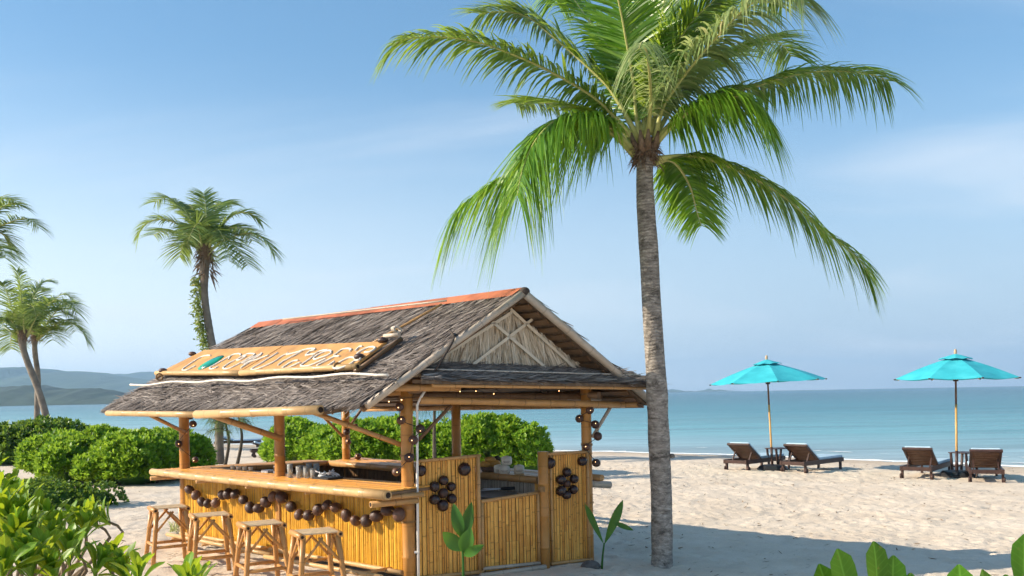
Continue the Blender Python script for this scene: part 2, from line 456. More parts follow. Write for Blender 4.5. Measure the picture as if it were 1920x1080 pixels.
wv = noise(n, l, 0.9, 5, 0.62, obj_coords(n, l, (0.45, 1.3, 1)), 0.3)
wv2 = noise(n, l, 0.10, 3, 0.55, obj_coords(n, l, (0.30, 1.2, 1)))
hh = math_node(n, l, 'ADD', math_node(n, l, 'MULTIPLY', wv, 0.35), math_node(n, l, 'MULTIPLY', wv2, 1.3))
bump(n, l, p, hh, 0.8, 0.5)
island_mat("litter", [(0.0, (0.10, 0.065, 0.04)), (0.6, (0.26, 0.18, 0.11)), (1.0, (0.62, 0.54, 0.44))], 0.9, 0.1)
simple_mat("foam", (0.80, 0.82, 0.82), 0.8, 0.06, 6)
simple_mat("hill_forest", (0.045, 0.075, 0.030), 0.95, 0.45, 0.03)
simple_mat("headland_forest", (0.030, 0.050, 0.020), 0.95, 0.5, 0.06)

# ---- measured layout, metres
GARLAND=[(4.314,0.736),(4.141,0.672),(3.992,0.591),(3.831,0.579),(3.632,0.602),(3.462,0.713),(3.316,0.738),(3.148,0.746),(2.96,0.684),(2.808,0.596),(2.614,0.6),(2.45,0.688),(2.302,0.764),(2.107,0.767),(1.916,0.668),(1.76,0.587),(1.565,0.592),(1.381,0.669),(1.208,0.734),(1.044,0.719),(0.862,0.645),(0.698,0.598),(0.509,0.613),(0.336,0.677),(0.15,0.749),(-0.032,0.721)]
FLOWER_A=[(0.377,1.046,0.053),(0.264,0.987,0.055),(0.473,0.971,0.05),(0.261,0.847,0.055),(0.476,0.841,0.054),(0.363,0.775,0.063),(0.37,0.908,0.052)]
FLOWER_B=[(2.066,1.025,0.055),(1.975,0.942,0.057),(2.174,0.939,0.054),(1.977,0.812,0.06),(2.159,0.811,0.054),(2.057,0.756,0.053),(2.062,0.89,0.044)]
SHELLS=[(0.103,1.165,0.062),(0.647,1.148,0.071),(1.826,1.146,0.063),(2.308,1.142,0.058)]
LIGHT_NEAR=[(-1.175,9.45,1.846),(-1.161,9.45,1.707),(-0.962,9.45,1.614),(-1.037,9.45,1.499),(-1.085,9.45,1.316),(-1.221,9.45,1.169)]
LIGHT_RIGHT=[(0.933,10.9,1.75),(0.803,10.9,1.65),(0.994,10.9,1.576),(1.023,10.9,1.434),(0.886,10.9,1.309),(0.998,10.9,1.114)]
LIGHT_LEFT=[(-4.474,12.6,1.739),(-4.439,12.6,1.627),(-4.644,12.6,1.356),(-4.418,12.6,1.13)]
LIGHT_BACK=[(-2.43,14.0,1.512),(-2.563,14.0,1.424),(-2.541,14.0,1.275),(-2.397,14.0,1.042)]
STROKES=[[(-4.12,12.417,2.576),(-4.205,12.506,2.581),(-4.293,12.551,2.565),(-4.365,12.522,2.521),(-4.444,12.447,2.451),(-4.49,12.394,2.406),(-4.479,12.33,2.38),(-4.398,12.249,2.376),(-4.334,12.247,2.403),(-4.274,12.257,2.434)],[(-3.712,11.977,2.541),(-3.763,11.968,2.515),(-3.818,11.944,2.48),(-3.88,11.92,2.442),(-3.949,11.894,2.4),(-3.941,11.835,2.375),(-3.867,11.761,2.372),(-3.808,11.766,2.4)],[(-3.529,11.806,2.538),(-3.568,11.899,2.566),(-3.667,11.984,2.564),(-3.719,11.975,2.537),(-3.713,11.881,2.495)],[(-3.565,11.72,2.482),(-3.648,11.693,2.434),(-3.694,11.646,2.392),(-3.695,11.602,2.37),(-3.633,11.521,2.358),(-3.552,11.478,2.373),(-3.439,11.497,2.43),(-3.36,11.536,2.482),(-3.292,11.56,2.523),(-3.297,11.617,2.548),(-3.399,11.722,2.555),(-3.471,11.736,2.53),(-3.54,11.711,2.489),(-3.536,11.673,2.472),(-3.471,11.632,2.481),(-3.421,11.667,2.519),(-3.467,11.724,2.526)],[(-3.411,11.452,2.421),(-3.279,11.486,2.493),(-3.198,11.487,2.529),(-3.174,11.511,2.55),(-3.17,11.442,2.519),(-3.245,11.417,2.475),(-3.365,11.373,2.402)],[(-3.377,11.285,2.356),(-3.281,11.362,2.433),(-3.153,11.322,2.47),(-3.028,11.294,2.51)],[(-2.895,11.232,2.537),(-2.984,11.181,2.475),(-3.076,11.12,2.406),(-3.159,11.083,2.353),(-3.174,11.047,2.329),(-3.101,10.977,2.327),(-2.994,10.948,2.36),(-2.868,10.957,2.418),(-2.8,11.025,2.479),(-2.745,11.033,2.507),(-2.724,11.054,2.526)],[(-2.735,11.012,2.501),(-2.639,10.949,2.513),(-2.549,10.912,2.533),(-2.442,10.865,2.557),(-2.341,10.768,2.554),(-2.336,10.725,2.536),(-2.392,10.747,2.522),(-2.428,10.674,2.472)],[(-2.517,10.878,2.531),(-2.6,10.853,2.483),(-2.713,10.823,2.42),(-2.778,10.762,2.364)],[(-2.496,10.609,2.412),(-2.563,10.66,2.407),(-2.629,10.637,2.369),(-2.676,10.606,2.333),(-2.67,10.565,2.316),(-2.598,10.51,2.321),(-2.535,10.507,2.347),(-2.445,10.503,2.384)],[(-2.426,10.667,2.47),(-2.367,10.629,2.477),(-2.293,10.58,2.485),(-2.232,10.589,2.515),(-2.123,10.51,2.525)],[(-2.296,10.537,2.464),(-2.354,10.464,2.404),(-2.414,10.42,2.357),(-2.411,10.374,2.336),(-2.34,10.293,2.329),(-2.271,10.257,2.341),(-2.178,10.249,2.377),(-2.102,10.249,2.41)],[(-2.06,10.345,2.474),(-2.087,10.445,2.51),(-2.168,10.503,2.502),(-2.244,10.492,2.465),(-2.282,10.451,2.429),(-2.252,10.386,2.41),(-2.176,10.351,2.427),(-2.105,10.339,2.451),(-2.06,10.345,2.474)],[(-1.814,10.141,2.482),(-1.802,10.181,2.506),(-1.862,10.266,2.521),(-1.93,10.307,2.511),(-1.976,10.267,2.472),(-2.009,10.24,2.445)],[(-1.921,10.131,2.431),(-1.992,10.187,2.427),(-2.058,10.177,2.395),(-2.16,10.162,2.344),(-2.176,10.131,2.322),(-2.114,10.049,2.309),(-2.03,9.996,2.321),(-1.983,10.024,2.354),(-1.965,10.044,2.371)],[(-1.663,10.113,2.534),(-1.705,10.14,2.528),(-1.735,10.076,2.485)],[(-1.607,9.902,2.457),(-1.54,9.842,2.457),(-1.493,9.873,2.492),(-1.51,9.937,2.515),(-1.578,9.997,2.515),(-1.645,9.998,2.486),(-1.692,9.97,2.453),(-1.687,9.897,2.42),(-1.637,9.812,2.401),(-1.642,9.75,2.37),(-1.69,9.78,2.363)],[(-1.691,9.784,2.365),(-1.722,9.886,2.4),(-1.792,9.952,2.401),(-1.865,9.946,2.367),(-1.938,9.904,2.316),(-1.935,9.844,2.289),(-1.861,9.766,2.283),(-1.777,9.741,2.308),(-1.728,9.748,2.332),(-1.699,9.789,2.364)]]
OVAL=[(-3.862,12.152,2.56),(-3.853,12.121,2.549),(-3.853,12.09,2.534),(-3.861,12.059,2.517),(-3.877,12.032,2.497),(-3.9,12.008,2.475),(-3.929,11.989,2.454),(-3.963,11.977,2.433),(-4.0,11.971,2.415),(-4.038,11.972,2.399),(-4.075,11.979,2.387),(-4.11,11.994,2.379),(-4.14,12.014,2.375),(-4.165,12.039,2.376),(-4.183,12.067,2.382),(-4.192,12.098,2.393),(-4.194,12.129,2.407),(-4.187,12.16,2.425),(-4.171,12.188,2.445),(-4.148,12.213,2.466),(-4.119,12.232,2.488),(-4.084,12.245,2.509),(-4.047,12.251,2.528),(-4.008,12.25,2.544),(-3.97,12.242,2.557),(-3.935,12.227,2.565),(-3.904,12.207,2.568),(-3.88,12.181,2.566)]
ROOF_N=(-0.361,-0.401,0.842)
FRONDS_MAIN=[[(1.518,10.64,4.893),(1.277,10.619,5.166),(0.984,10.577,5.433),(0.439,10.486,5.721),(0.035,10.406,5.877),(-0.37,10.318,5.985),(-0.786,10.221,6.002),(-1.167,10.124,5.929),(-1.391,10.04,5.688)],[(1.532,10.64,4.943),(1.253,10.691,5.484),(1.005,10.746,5.785),(0.557,10.86,6.243),(0.251,10.945,6.521),(-0.11,11.031,6.615),(-0.538,11.14,6.59)],[(1.524,10.64,4.855),(1.209,10.859,5.221),(0.794,11.273,5.52),(0.346,11.779,5.745),(-0.037,12.24,5.872)],[(1.49,10.64,4.73),(1.243,10.629,4.982),(1.05,10.618,5.082),(0.794,10.601,5.12),(0.529,10.58,5.043),(0.264,10.553,4.854),(0.091,10.521,4.57),(-0.19,10.486,4.399),(-0.519,10.438,4.155),(-0.705,10.399,3.911),(-0.775,10.34,3.476)],[(1.504,10.64,4.774),(1.238,10.575,5.023),(0.952,10.479,5.129),(0.605,10.343,5.094),(0.321,10.165,4.806),(0.149,9.931,4.375),(0.08,9.64,3.88),(0.109,9.34,3.434)],[(1.557,10.64,4.942),(1.513,10.611,5.172),(1.469,10.507,5.555),(1.374,10.335,5.965),(1.265,10.123,6.337),(1.101,9.857,6.688),(0.883,9.64,6.871)],[(1.595,10.64,4.96),(1.67,10.7,5.511),(1.778,10.779,5.935),(1.857,10.867,6.331),(1.947,10.974,6.76),(2.13,11.14,7.354)],[(1.691,10.64,4.758),(1.789,10.539,5.182),(1.904,10.434,5.393),(2.146,10.21,5.68),(2.341,9.994,5.868),(2.613,9.65,6.061),(2.854,9.354,6.094),(3.076,9.04,5.832)],[(1.744,10.64,4.914),(2.039,10.649,5.199),(2.467,10.668,5.411),(2.915,10.693,5.53),(3.257,10.715,5.639),(3.672,10.744,5.717),(4.049,10.773,5.72),(4.434,10.804,5.667),(4.796,10.84,5.469)],[(1.752,10.64,4.688),(2.051,10.627,4.717),(2.321,10.605,4.675),(2.741,10.555,4.487),(3.174,10.482,4.196),(3.521,10.399,3.835),(3.947,10.284,3.43),(4.056,10.219,3.142),(4.018,10.14,2.781)],[(1.727,10.64,4.645),(1.962,10.763,4.685),(2.232,11.159,4.486),(2.442,11.722,4.24),(2.73,12.44,3.975)],[(1.638,10.64,4.916),(1.615,10.168,5.214),(1.467,9.334,5.331),(1.324,8.728,5.318),(1.23,8.44,5.133)],[(1.732,10.64,4.958),(2.206,11.014,5.671),(2.884,11.626,6.313),(3.615,12.24,6.677),(4.162,12.84,6.524)],[(1.67,10.64,4.99),(2.036,10.944,5.908),(2.599,11.39,6.664),(3.308,11.871,7.201),(3.839,12.24,7.141)],[(1.583,10.64,4.992),(1.311,11.063,6.03),(0.976,11.596,6.848),(0.744,11.941,7.314),(0.648,12.44,6.992)],[(1.731,10.64,4.864),(2.076,10.551,5.174),(2.448,10.402,5.324),(2.772,10.247,5.218),(2.917,10.04,4.794)],[(1.632,10.64,4.959),(1.774,10.557,5.585),(2.094,10.394,6.134),(2.431,10.24,6.427)],[(1.619,10.64,4.941),(1.61,10.911,5.776),(1.716,11.32,6.584),(1.877,11.84,7.492)]]
FRONDS_A=[[(-9.792,28.7,6.695),(-10.058,28.663,7.099),(-10.471,28.572,7.545),(-10.997,28.46,7.667),(-11.453,28.335,7.418),(-11.574,28.2,6.897)],[(-9.772,28.7,6.864),(-10.113,28.846,7.658),(-10.471,29.014,8.158),(-11.023,29.227,8.521),(-11.704,29.5,8.315)],[(-9.637,28.7,6.861),(-9.602,28.72,7.253),(-9.616,28.802,8.047),(-9.738,28.9,8.733)],[(-9.502,28.7,6.825),(-9.22,28.799,7.362),(-8.799,29.001,7.868),(-8.343,29.198,7.951),(-7.899,29.5,7.587)],[(-9.471,28.7,6.69),(-9.035,28.675,6.981),(-8.285,28.603,7.208),(-7.644,28.518,6.93),(-7.24,28.4,6.234)],[(-9.505,28.7,6.69),(-9.266,28.47,7.302),(-8.695,28.123,6.915),(-8.164,27.64,6.367),(-7.727,27.1,5.797)],[(-9.81,28.7,6.611),(-10.08,28.817,7.025),(-10.419,28.953,6.952),(-10.692,29.3,6.428)],[(-9.64,28.7,6.693),(-9.411,28.446,7.15),(-9.019,28.169,7.227),(-8.49,27.387,6.463),(-8.254,26.7,5.878)],[(-9.707,28.7,6.694),(-9.648,28.168,7.271),(-9.701,27.991,7.322),(-9.58,26.7,6.373)],[(-9.604,28.7,6.776),(-9.583,29.306,7.823),(-9.482,29.942,8.473),(-9.212,30.5,8.497)],[(-9.672,28.7,6.778),(-10.115,29.351,7.841),(-10.522,29.891,8.393),(-11.188,30.5,8.353)],[(-9.537,28.7,6.775),(-9.162,29.152,7.442),(-8.738,29.754,7.544),(-8.547,30.6,7.155)],[(-9.74,28.7,6.762),(-10.53,29.135,7.292),(-11.234,29.641,7.534),(-12.022,30.3,7.436)]]
FRONDS_B=[[(-20.988,39.0,4.821),(-21.512,38.885,5.349),(-21.979,38.713,5.686),(-22.452,38.5,5.405)],[(-21.01,39.0,4.867),(-21.557,39.201,6.159),(-22.005,39.456,7.12),(-22.12,39.5,7.244)],[(-20.941,39.0,4.912),(-21.029,39.0,6.359),(-21.102,39.0,7.393),(-21.234,39.0,7.74)],[(-20.872,39.0,4.911),(-20.771,39.293,6.385),(-20.451,39.595,7.179),(-20.04,39.8,7.29)],[(-20.827,39.0,4.864),(-20.131,38.8,5.866),(-19.23,38.523,6.345),(-18.404,38.2,5.779)],[(-20.92,39.0,4.82),(-20.635,38.46,5.731),(-19.986,37.969,6.01),(-19.316,37.0,5.142)],[(-21.057,39.0,4.822),(-21.221,38.489,5.517),(-21.346,38.227,5.498),(-21.072,37.4,4.765)],[(-20.828,39.0,4.818),(-20.325,39.389,5.691),(-19.86,39.864,6.075),(-19.471,40.5,5.652)],[(-20.942,39.0,4.866),(-20.904,39.62,6.071),(-20.646,40.271,6.602),(-20.634,40.7,6.288)],[(-21.011,39.0,4.822),(-21.558,39.295,5.128),(-21.976,39.829,4.705),(-22.308,40.5,4.274)]]
FRONDS_C=[[(-21.202,40.5,4.825),(-20.335,40.333,5.891),(-19.517,40.134,6.425),(-18.947,39.9,5.663)],[(-21.155,40.5,4.777),(-20.576,40.55,5.27),(-19.788,40.656,5.527),(-19.249,40.766,5.142),(-19.012,40.9,4.473)],[(-21.249,40.5,4.874),(-21.411,40.664,5.94),(-21.439,40.933,6.927),(-21.181,41.1,7.304)],[(-21.201,40.5,4.873),(-20.981,40.906,6.194),(-20.497,41.411,6.891),(-20.078,41.8,6.754)],[(-21.297,40.5,4.827),(-21.921,40.847,5.725),(-22.478,41.128,6.0),(-23.078,41.5,5.678)],[(-21.154,40.5,4.825),(-20.229,40.103,5.35),(-19.389,39.603,5.576),(-18.391,38.7,4.8)],[(-21.249,40.5,4.874),(-21.857,41.06,6.225),(-22.488,41.627,7.024),(-23.132,42.0,7.201)],[(-21.203,40.5,4.778),(-20.66,40.021,5.281),(-20.055,39.522,5.116),(-19.434,38.5,4.466)]]
FRONDS_D=[[(-19.341,33.0,8.136),(-18.746,33.0,8.863),(-18.156,33.0,9.24),(-17.634,33.0,9.114)],[(-19.342,33.0,8.078),(-18.345,32.861,8.441),(-17.351,32.635,8.611),(-16.663,32.4,8.095)],[(-19.343,33.0,8.019),(-18.762,33.248,8.247),(-18.518,33.507,8.053),(-18.508,33.8,7.705)],[(-19.379,33.0,8.175),(-19.16,33.46,9.238),(-18.856,33.916,9.646),(-18.536,34.5,9.523)],[(-19.458,33.0,8.138),(-20.098,33.055,8.937),(-20.715,33.111,9.057),(-21.365,33.2,8.599)],[(-19.418,33.0,8.176),(-19.479,33.165,9.143),(-19.81,33.419,9.988),(-19.953,33.5,10.206)],[(-19.459,33.0,8.06),(-20.005,32.884,8.321),(-20.454,32.664,7.905),(-20.585,32.4,7.29)],[(-19.343,33.0,8.019),(-18.495,32.596,7.819),(-17.847,32.04,7.373),(-17.516,31.5,6.911)]]
TRUNK_MAIN=[(1.722,10.64,-0.094),(1.729,10.64,0.294),(1.731,10.64,0.732),(1.72,10.64,1.171),(1.709,10.64,1.609),(1.698,10.64,2.047),(1.676,10.64,2.549),(1.654,10.64,3.05),(1.638,10.64,3.551),(1.615,10.64,3.99),(1.603,10.64,4.365),(1.607,10.64,4.616),(1.616,10.64,4.772)]
TRUNK_A=[(-9.307,28.7,-0.067),(-9.291,28.7,0.777),(-9.276,28.7,1.621),(-9.311,28.7,2.465),(-9.428,28.7,3.481),(-9.564,28.7,4.327),(-9.667,28.7,5.174),(-9.67,28.7,5.933),(-9.624,28.7,6.608)]
TRUNK_B=[(-19.814,39.0,-0.019),(-19.979,39.0,1.017),(-20.192,39.0,1.939),(-20.495,39.0,2.908),(-20.802,39.0,3.716),(-20.996,39.0,4.408),(-20.987,39.0,4.913)]
TRUNK_C=[(-21.29,40.5,-0.034),(-21.247,40.5,1.038),(-21.201,40.5,2.228),(-21.16,40.5,3.181),(-21.262,40.5,4.136),(-21.277,40.5,4.612),(-21.247,40.5,4.969)]
TRUNK_D=[(-19.35,33.0,0.176),(-19.373,33.0,2.118),(-19.415,33.0,4.06),(-19.438,33.0,6.002),(-19.43,33.0,7.555),(-19.419,33.0,8.137)]
FORE_L1=[(-2.638,4.6,1.553),(-2.54,4.6,1.429),(-2.557,4.8,1.391),(-2.358,4.2,1.389),(-2.313,4.3,1.356),(-2.423,4.7,1.318),(-2.131,3.8,1.328),(-2.094,3.9,1.342),(-1.958,3.8,1.253),(-1.961,3.6,1.271),(-1.966,4.0,1.229),(-1.979,3.5,1.266),(-2.304,4.0,1.405),(-2.054,3.9,1.296),(-1.875,3.7,1.212),(-2.087,3.6,1.332),(-2.309,4.2,1.363),(-2.25,4.3,1.334),(-2.507,4.4,1.453),(-2.113,4.2,1.248),(-2.114,3.8,1.274),(-1.919,3.6,1.245)]
FORE_L2=[(-2.294,4.5,1.305),(-2.288,4.7,1.28),(-2.195,4.8,1.28),(-2.225,4.7,1.245),(-1.857,4.0,1.18),(-1.828,4.1,1.169),(-1.709,4.0,1.147),(-2.223,4.5,1.264),(-2.18,4.9,1.285),(-2.063,4.3,1.205)]
FORE_C=[(-1.417,3.4,1.247),(-1.15,3.2,1.26),(-1.155,3.3,1.23)]
FORE_R=[((1.013,2.86,1.147),(0.937,2.8,1.412)),((1.039,2.81,1.208),(0.975,2.75,1.467)),((1.128,2.86,1.217),(1.105,2.8,1.479)),((1.19,2.91,1.159),(1.188,2.85,1.426)),((1.249,2.96,1.087),(1.262,2.9,1.36)),((1.425,2.86,1.139),(1.371,2.8,1.404)),((1.494,2.91,1.107),(1.462,2.85,1.376)),((1.581,2.96,1.076),(1.567,2.9,1.349)),((1.477,2.66,1.282),(1.461,2.6,1.526))]
HAZE = 0.00021

# ------------------------------------------------------------------ mesh helpers
def V3(p):
    return np.array(p, float)

def unit(a):
    a = np.asarray(a, float)
    return a / (np.linalg.norm(a, axis=-1, keepdims=True) + 1e-12)

class MB:
    """Collects shapes; build() links them as one mesh object."""
    def __init__(self):
        self.v = []; self.f = []; self.a = []; self.n = 0; self.sm = []
    def add(self, verts, faces, along=None, smooth=False):
        verts = np.asarray(verts, float).reshape(-1, 3)
        self.v.append(verts)
        self.f.extend([tuple(i + self.n for i in f) for f in faces])
        self.sm.extend([smooth] * len(faces))
        self.a.append(np.zeros(len(verts)) if along is None else np.asarray(along, float))
        self.n += len(verts)
        return self
    def box(self, c, s, R=None):
        c = V3(c); s = V3(s) / 2
        q = np.array([(x, y, z) for x in (-1, 1) for y in (-1, 1) for z in (-1, 1)], float) * s
        if R is not None:
            q = q @ np.asarray(R).T
        return self.add(q + c, [(0, 1, 3, 2), (4, 6, 7, 5), (0, 4, 5, 1), (2, 3, 7, 6), (0, 2, 6, 4), (1, 5, 7, 3)])
    def beam(self, a, b, w, h, up=(0, 0, 1)):
        a = V3(a); b = V3(b); d = b - a; L = np.linalg.norm(d); d = d / L
        s = unit(np.cross(d, V3(up))); u = np.cross(s, d)
        return self.box((a + b) / 2, (L, w, h), np.array([d, s, u]).T)
    def hexa(self, q8):
        return self.add(q8, [(0, 3, 2, 1), (4, 5, 6, 7), (0, 1, 5, 4), (1, 2, 6, 5), (2, 3, 7, 6), (3, 0, 4, 7)])
    def slab(self, quad, t):
        """quad of four points, thickened by vector t"""
        q = np.asarray(quad, float)
        return self.hexa(np.vstack([q, q + V3(t)]))
    def tube(self, pts, r, n=10, cap=True, seed=0.0, smooth=True):
        P = np.asarray(pts, float); k = len(P)
        r = np.full(k, r) if np.isscalar(r) else np.asarray(r, float)
        T = np.gradient(P, axis=0); T = unit(T)
        ref = np.array([0, 0, 1.0]) if abs(T[0][2]) < 0.9 else np.array([1.0, 0, 0])
        s = unit(np.cross(T[0], ref))
        ang = np.arange(n) / n * 2 * np.pi
        L = np.concatenate([[0], np.cumsum(np.linalg.norm(np.diff(P, axis=0), axis=1))])
        vs = []; al = []
        for i in range(k):
            s = unit(s - T[i] * (s @ T[i])); u = np.cross(T[i], s)
            vs.append(P[i] + r[i] * (np.cos(ang)[:, None] * s + np.sin(ang)[:, None] * u))
            al += [L[i]] * n
        fs = [(i * n + j, i * n + (j + 1) % n, (i + 1) * n + (j + 1) % n, (i + 1) * n + j) for i in range(k - 1) for j in range(n)]
        self.add(np.vstack(vs), fs, al, smooth)
        if cap:
            b = self.n - k * n
            self.f.append(tuple(b + j for j in reversed(range(n)))); self.sm.append(False)
            self.f.append(tuple(b + (k - 1) * n + j for j in range(n))); self.sm.append(False)
        return self
    def cane(self, a, b, r, n=10, step=0.34, taper=1.0, bow=0.0):
        """A bamboo cane: a pole that swells a little at each joint."""
        a = V3(a); b = V3(b); L = np.linalg.norm(b - a)
        k = max(1, int(round(L / step)))
        ts = [0.0]; rs = [1.0]
        for i in range(1, k):
            t = i / k
            e = min(0.012 / L, 0.3 / k)
            ts += [t - e, t, t + e]; rs += [0.98, 1.07, 0.98]
        ts.append(1.0); rs.append(1.0)
        ts = np.array(ts); rs = np.array(rs) * r * (1 + (taper - 1) * ts)
        P = a + (b - a) * ts[:, None]
        P[:, 2] -= bow * np.sin(ts * np.pi)
        return self.tube(P, rs, n)
    def lathe(self, prof, c=(0, 0, 0), n=20, smooth=True, axis=None):
        prof = np.asarray(prof, float); k = len(prof)
        ang = np.arange(n) / n * 2 * np.pi
        vs = np.concatenate([np.stack([r * np.cos(ang), r * np.sin(ang), np.full(n, z)], 1) for r, z in prof])
        if axis is not None:
            z = unit(V3(axis)); x = unit(np.cross(z, (0.31, 0.77, 0.55))); y = np.cross(z, x)
            vs = vs @ np.array([x, y, z])
        fs = [(i * n + j, i * n + (j + 1) % n, (i + 1) * n + (j + 1) % n, (i + 1) * n + j) for i in range(k - 1) for j in range(n)]
        return self.add(vs + V3(c), fs, None, smooth)
    def ball(self, c, r, n=14, m=9, smooth=True, bump=0.0, seed=0):
        r = V3(r) if not np.isscalar(r) else np.array([r, r, r], float)
        g = np.random.default_rng(seed)
        vs = [(0, 0, -1)]
        for i in range(1, m):
            t = i / m * np.pi - np.pi / 2
            for j in range(n):
                a = j / n * 2 * np.pi
                vs.append((math.cos(t) * math.cos(a), math.cos(t) * math.sin(a), math.sin(t)))
        vs.append((0, 0, 1))
        vs = np.array(vs)
        if bump:
            vs = vs * (1 + bump * g.normal(size=(len(vs), 1)))
        fs = [(0, 1 + (j + 1) % n, 1 + j) for j in range(n)]
        for i in range(m - 2):
            for j in range(n):
                fs.append((1 + i * n + j, 1 + i * n + (j + 1) % n, 1 + (i + 1) * n + (j + 1) % n, 1 + (i + 1) * n + j))
        b = 1 + (m - 2) * n; t = len(vs) - 1
        fs += [(b + j, b + (j + 1) % n, t) for j in range(n)]
        return self.add(vs * r + V3(c), fs, None, smooth)
    def mesh(self, name, mat):
        me = bpy.data.meshes.new(name)
        vs = np.vstack(self.v)
        me.from_pydata(vs.tolist(), [], self.f)
        at = me.attributes.new("along", 'FLOAT', 'POINT')
        at.data.foreach_set("value", np.concatenate(self.a).astype(np.float32))
        me.polygons.foreach_set("use_smooth", np.array(self.sm, bool))
        me.materials.append(MATS[mat])
        me.update()
        return me
    def build(self, name, mat, parent=None):
        return link(name, self.mesh(name, mat), parent)

def link(name, me, parent=None, loc=None):
    o = bpy.data.objects.new(name, me)
    COL.objects.link(o)
    if parent is not None:
        o.parent = parent
        # children are modelled in world space: undo the parent's place
        o.matrix_parent_inverse = parent_world(parent).inverted()
    if loc is not None:
        o.location = loc
    return o

PW = {}
def parent_world(o):
    if o.name in PW:
        return PW[o.name]
    m = Matrix.LocRotScale(o.location, o.rotation_euler, o.scale)
    if o.parent is not None:
        m = parent_world(o.parent) @ o.matrix_parent_inverse @ m
    PW[o.name] = m
    return m

def tag(o, label, cat, group=None, kind=None):
    if label: o["label"] = label
    if cat: o["category"] = cat
    if group: o["group"] = group
    if kind: o["kind"] = kind
    return o

def thing(name, label, cat, loc=(0, 0, 0), group=None):
    o = bpy.data.objects.new(name, None)
    o.empty_display_size = 0.2
    COL.objects.link(o)
    o.location = loc
    return tag(o, label, cat, group)

def stuff(o):
    o["kind"] = "stuff"
    return o

def raw_mesh(name, verts, quads, mat, smooth=False):
    verts = np.asarray(verts, np.float32); quads = np.asarray(quads, np.int32)
    me = bpy.data.meshes.new(name)
    k = quads.shape[1]
    me.vertices.add(len(verts)); me.vertices.foreach_set("co", verts.ravel())
    me.loops.add(quads.size); me.loops.foreach_set("vertex_index", quads.ravel())
    me.polygons.add(len(quads)); me.polygons.foreach_set("loop_start", np.arange(len(quads), dtype=np.int32) * k)
    me.polygons.foreach_set("use_smooth", np.full(len(quads), smooth))
    me.materials.append(MATS[mat])
    me.update(calc_edges=True)
    me.validate()
    return me

def blades(B, D, S, L, W, prof, bend=None):
    """Many thin blades at once. prof: (t, width) stations; bend: sideways pull that grows with t squared."""
    B = np.asarray(B, float); D = unit(D); S = unit(S)
    N = len(B); L = np.broadcast_to(L, (N,)); W = np.broadcast_to(W, (N,))
    M = len(prof)
    out = np.zeros((N, M, 2, 3))
    for k, (t, w) in enumerate(prof):
        c = B + D * (t * L)[:, None]
        if bend is not None:
            c = c + bend * (t * t * L)[:, None]
        hw = S * (W * w * 0.5)[:, None]
        out[:, k, 0] = c - hw
        out[:, k, 1] = c + hw
    vs = out.reshape(-1, 3)
    base = (np.arange(N) * M * 2)[:, None]
    qs = []
    for k in range(M - 1):
        qs.append(base + np.array([2 * k, 2 * k + 1, 2 * k + 3, 2 * k + 2]))
    q = np.stack(qs, 1).reshape(-1, 4)
    return vs, q

def join_blades(parts):
    vs = []; qs = []; n = 0
    for v, q in parts:
        vs.append(v); qs.append(q + n); n += len(v)
    return np.vstack(vs), np.vstack(qs)

def spline(pts, k):
    """Catmull-Rom through the points, k samples."""
    P = np.asarray(pts, float)
    P = np.vstack([2 * P[0] - P[1], P, 2 * P[-1] - P[-2]])
    n = len(P) - 3
    out = []
    for s in np.linspace(0, n - 1e-6, k):
        i = int(s); t = s - i
        p0, p1, p2, p3 = P[i:i + 4]
        out.append(0.5 * ((2 * p1) + (-p0 + p2) * t + (2 * p0 - 5 * p1 + 4 * p2 - p3) * t * t + (-p0 + 3 * p1 - 3 * p2 + p3) * t ** 3))
    return np.array(out)

def vnoise(x, y, seed=0):
    """smooth value noise on arrays"""
    g = np.random.default_rng(seed).random((256, 256))
    xi = np.floor(x).astype(int); yi = np.floor(y).astype(int)
    fx = x - xi; fy = y - yi
    fx = fx * fx * (3 - 2 * fx); fy = fy * fy * (3 - 2 * fy)
    a = g[xi % 256, yi % 256]; b = g[(xi + 1) % 256, yi % 256]
    c = g[xi % 256, (yi + 1) % 256]; d = g[(xi + 1) % 256, (yi + 1) % 256]
    return (a * (1 - fx) + b * fx) * (1 - fy) + (c * (1 - fx) + d * fx) * fy - 0.5

# ------------------------------------------------------------------ ground, sea, hills
def shore_d(x, y):
    a = -0.761 * x + 0.649 * y
    b = 0.649 * x + 0.761 * y
    bs = np.interp(a, [-400, -60, 0, 5.6, 10.4, 14.3, 19.9, 41, 120, 500], [28, 27, 27.6, 28.1, 28.7, 29.2, 28.7, 25.7, 14, -30])
    return bs - b

def ground_z(x, y):
    d = shore_d(np.asarray(x, float), np.asarray(y, float))
    return np.interp(d, [-900, -60, -3, 0, 5, 20, 24, 5000], [-12, -5, -0.42, -0.3, -0.2, -0.06, 0, 0])

def gz(x, y):
    return float(ground_z(np.array([x]), np.array([y]))[0])

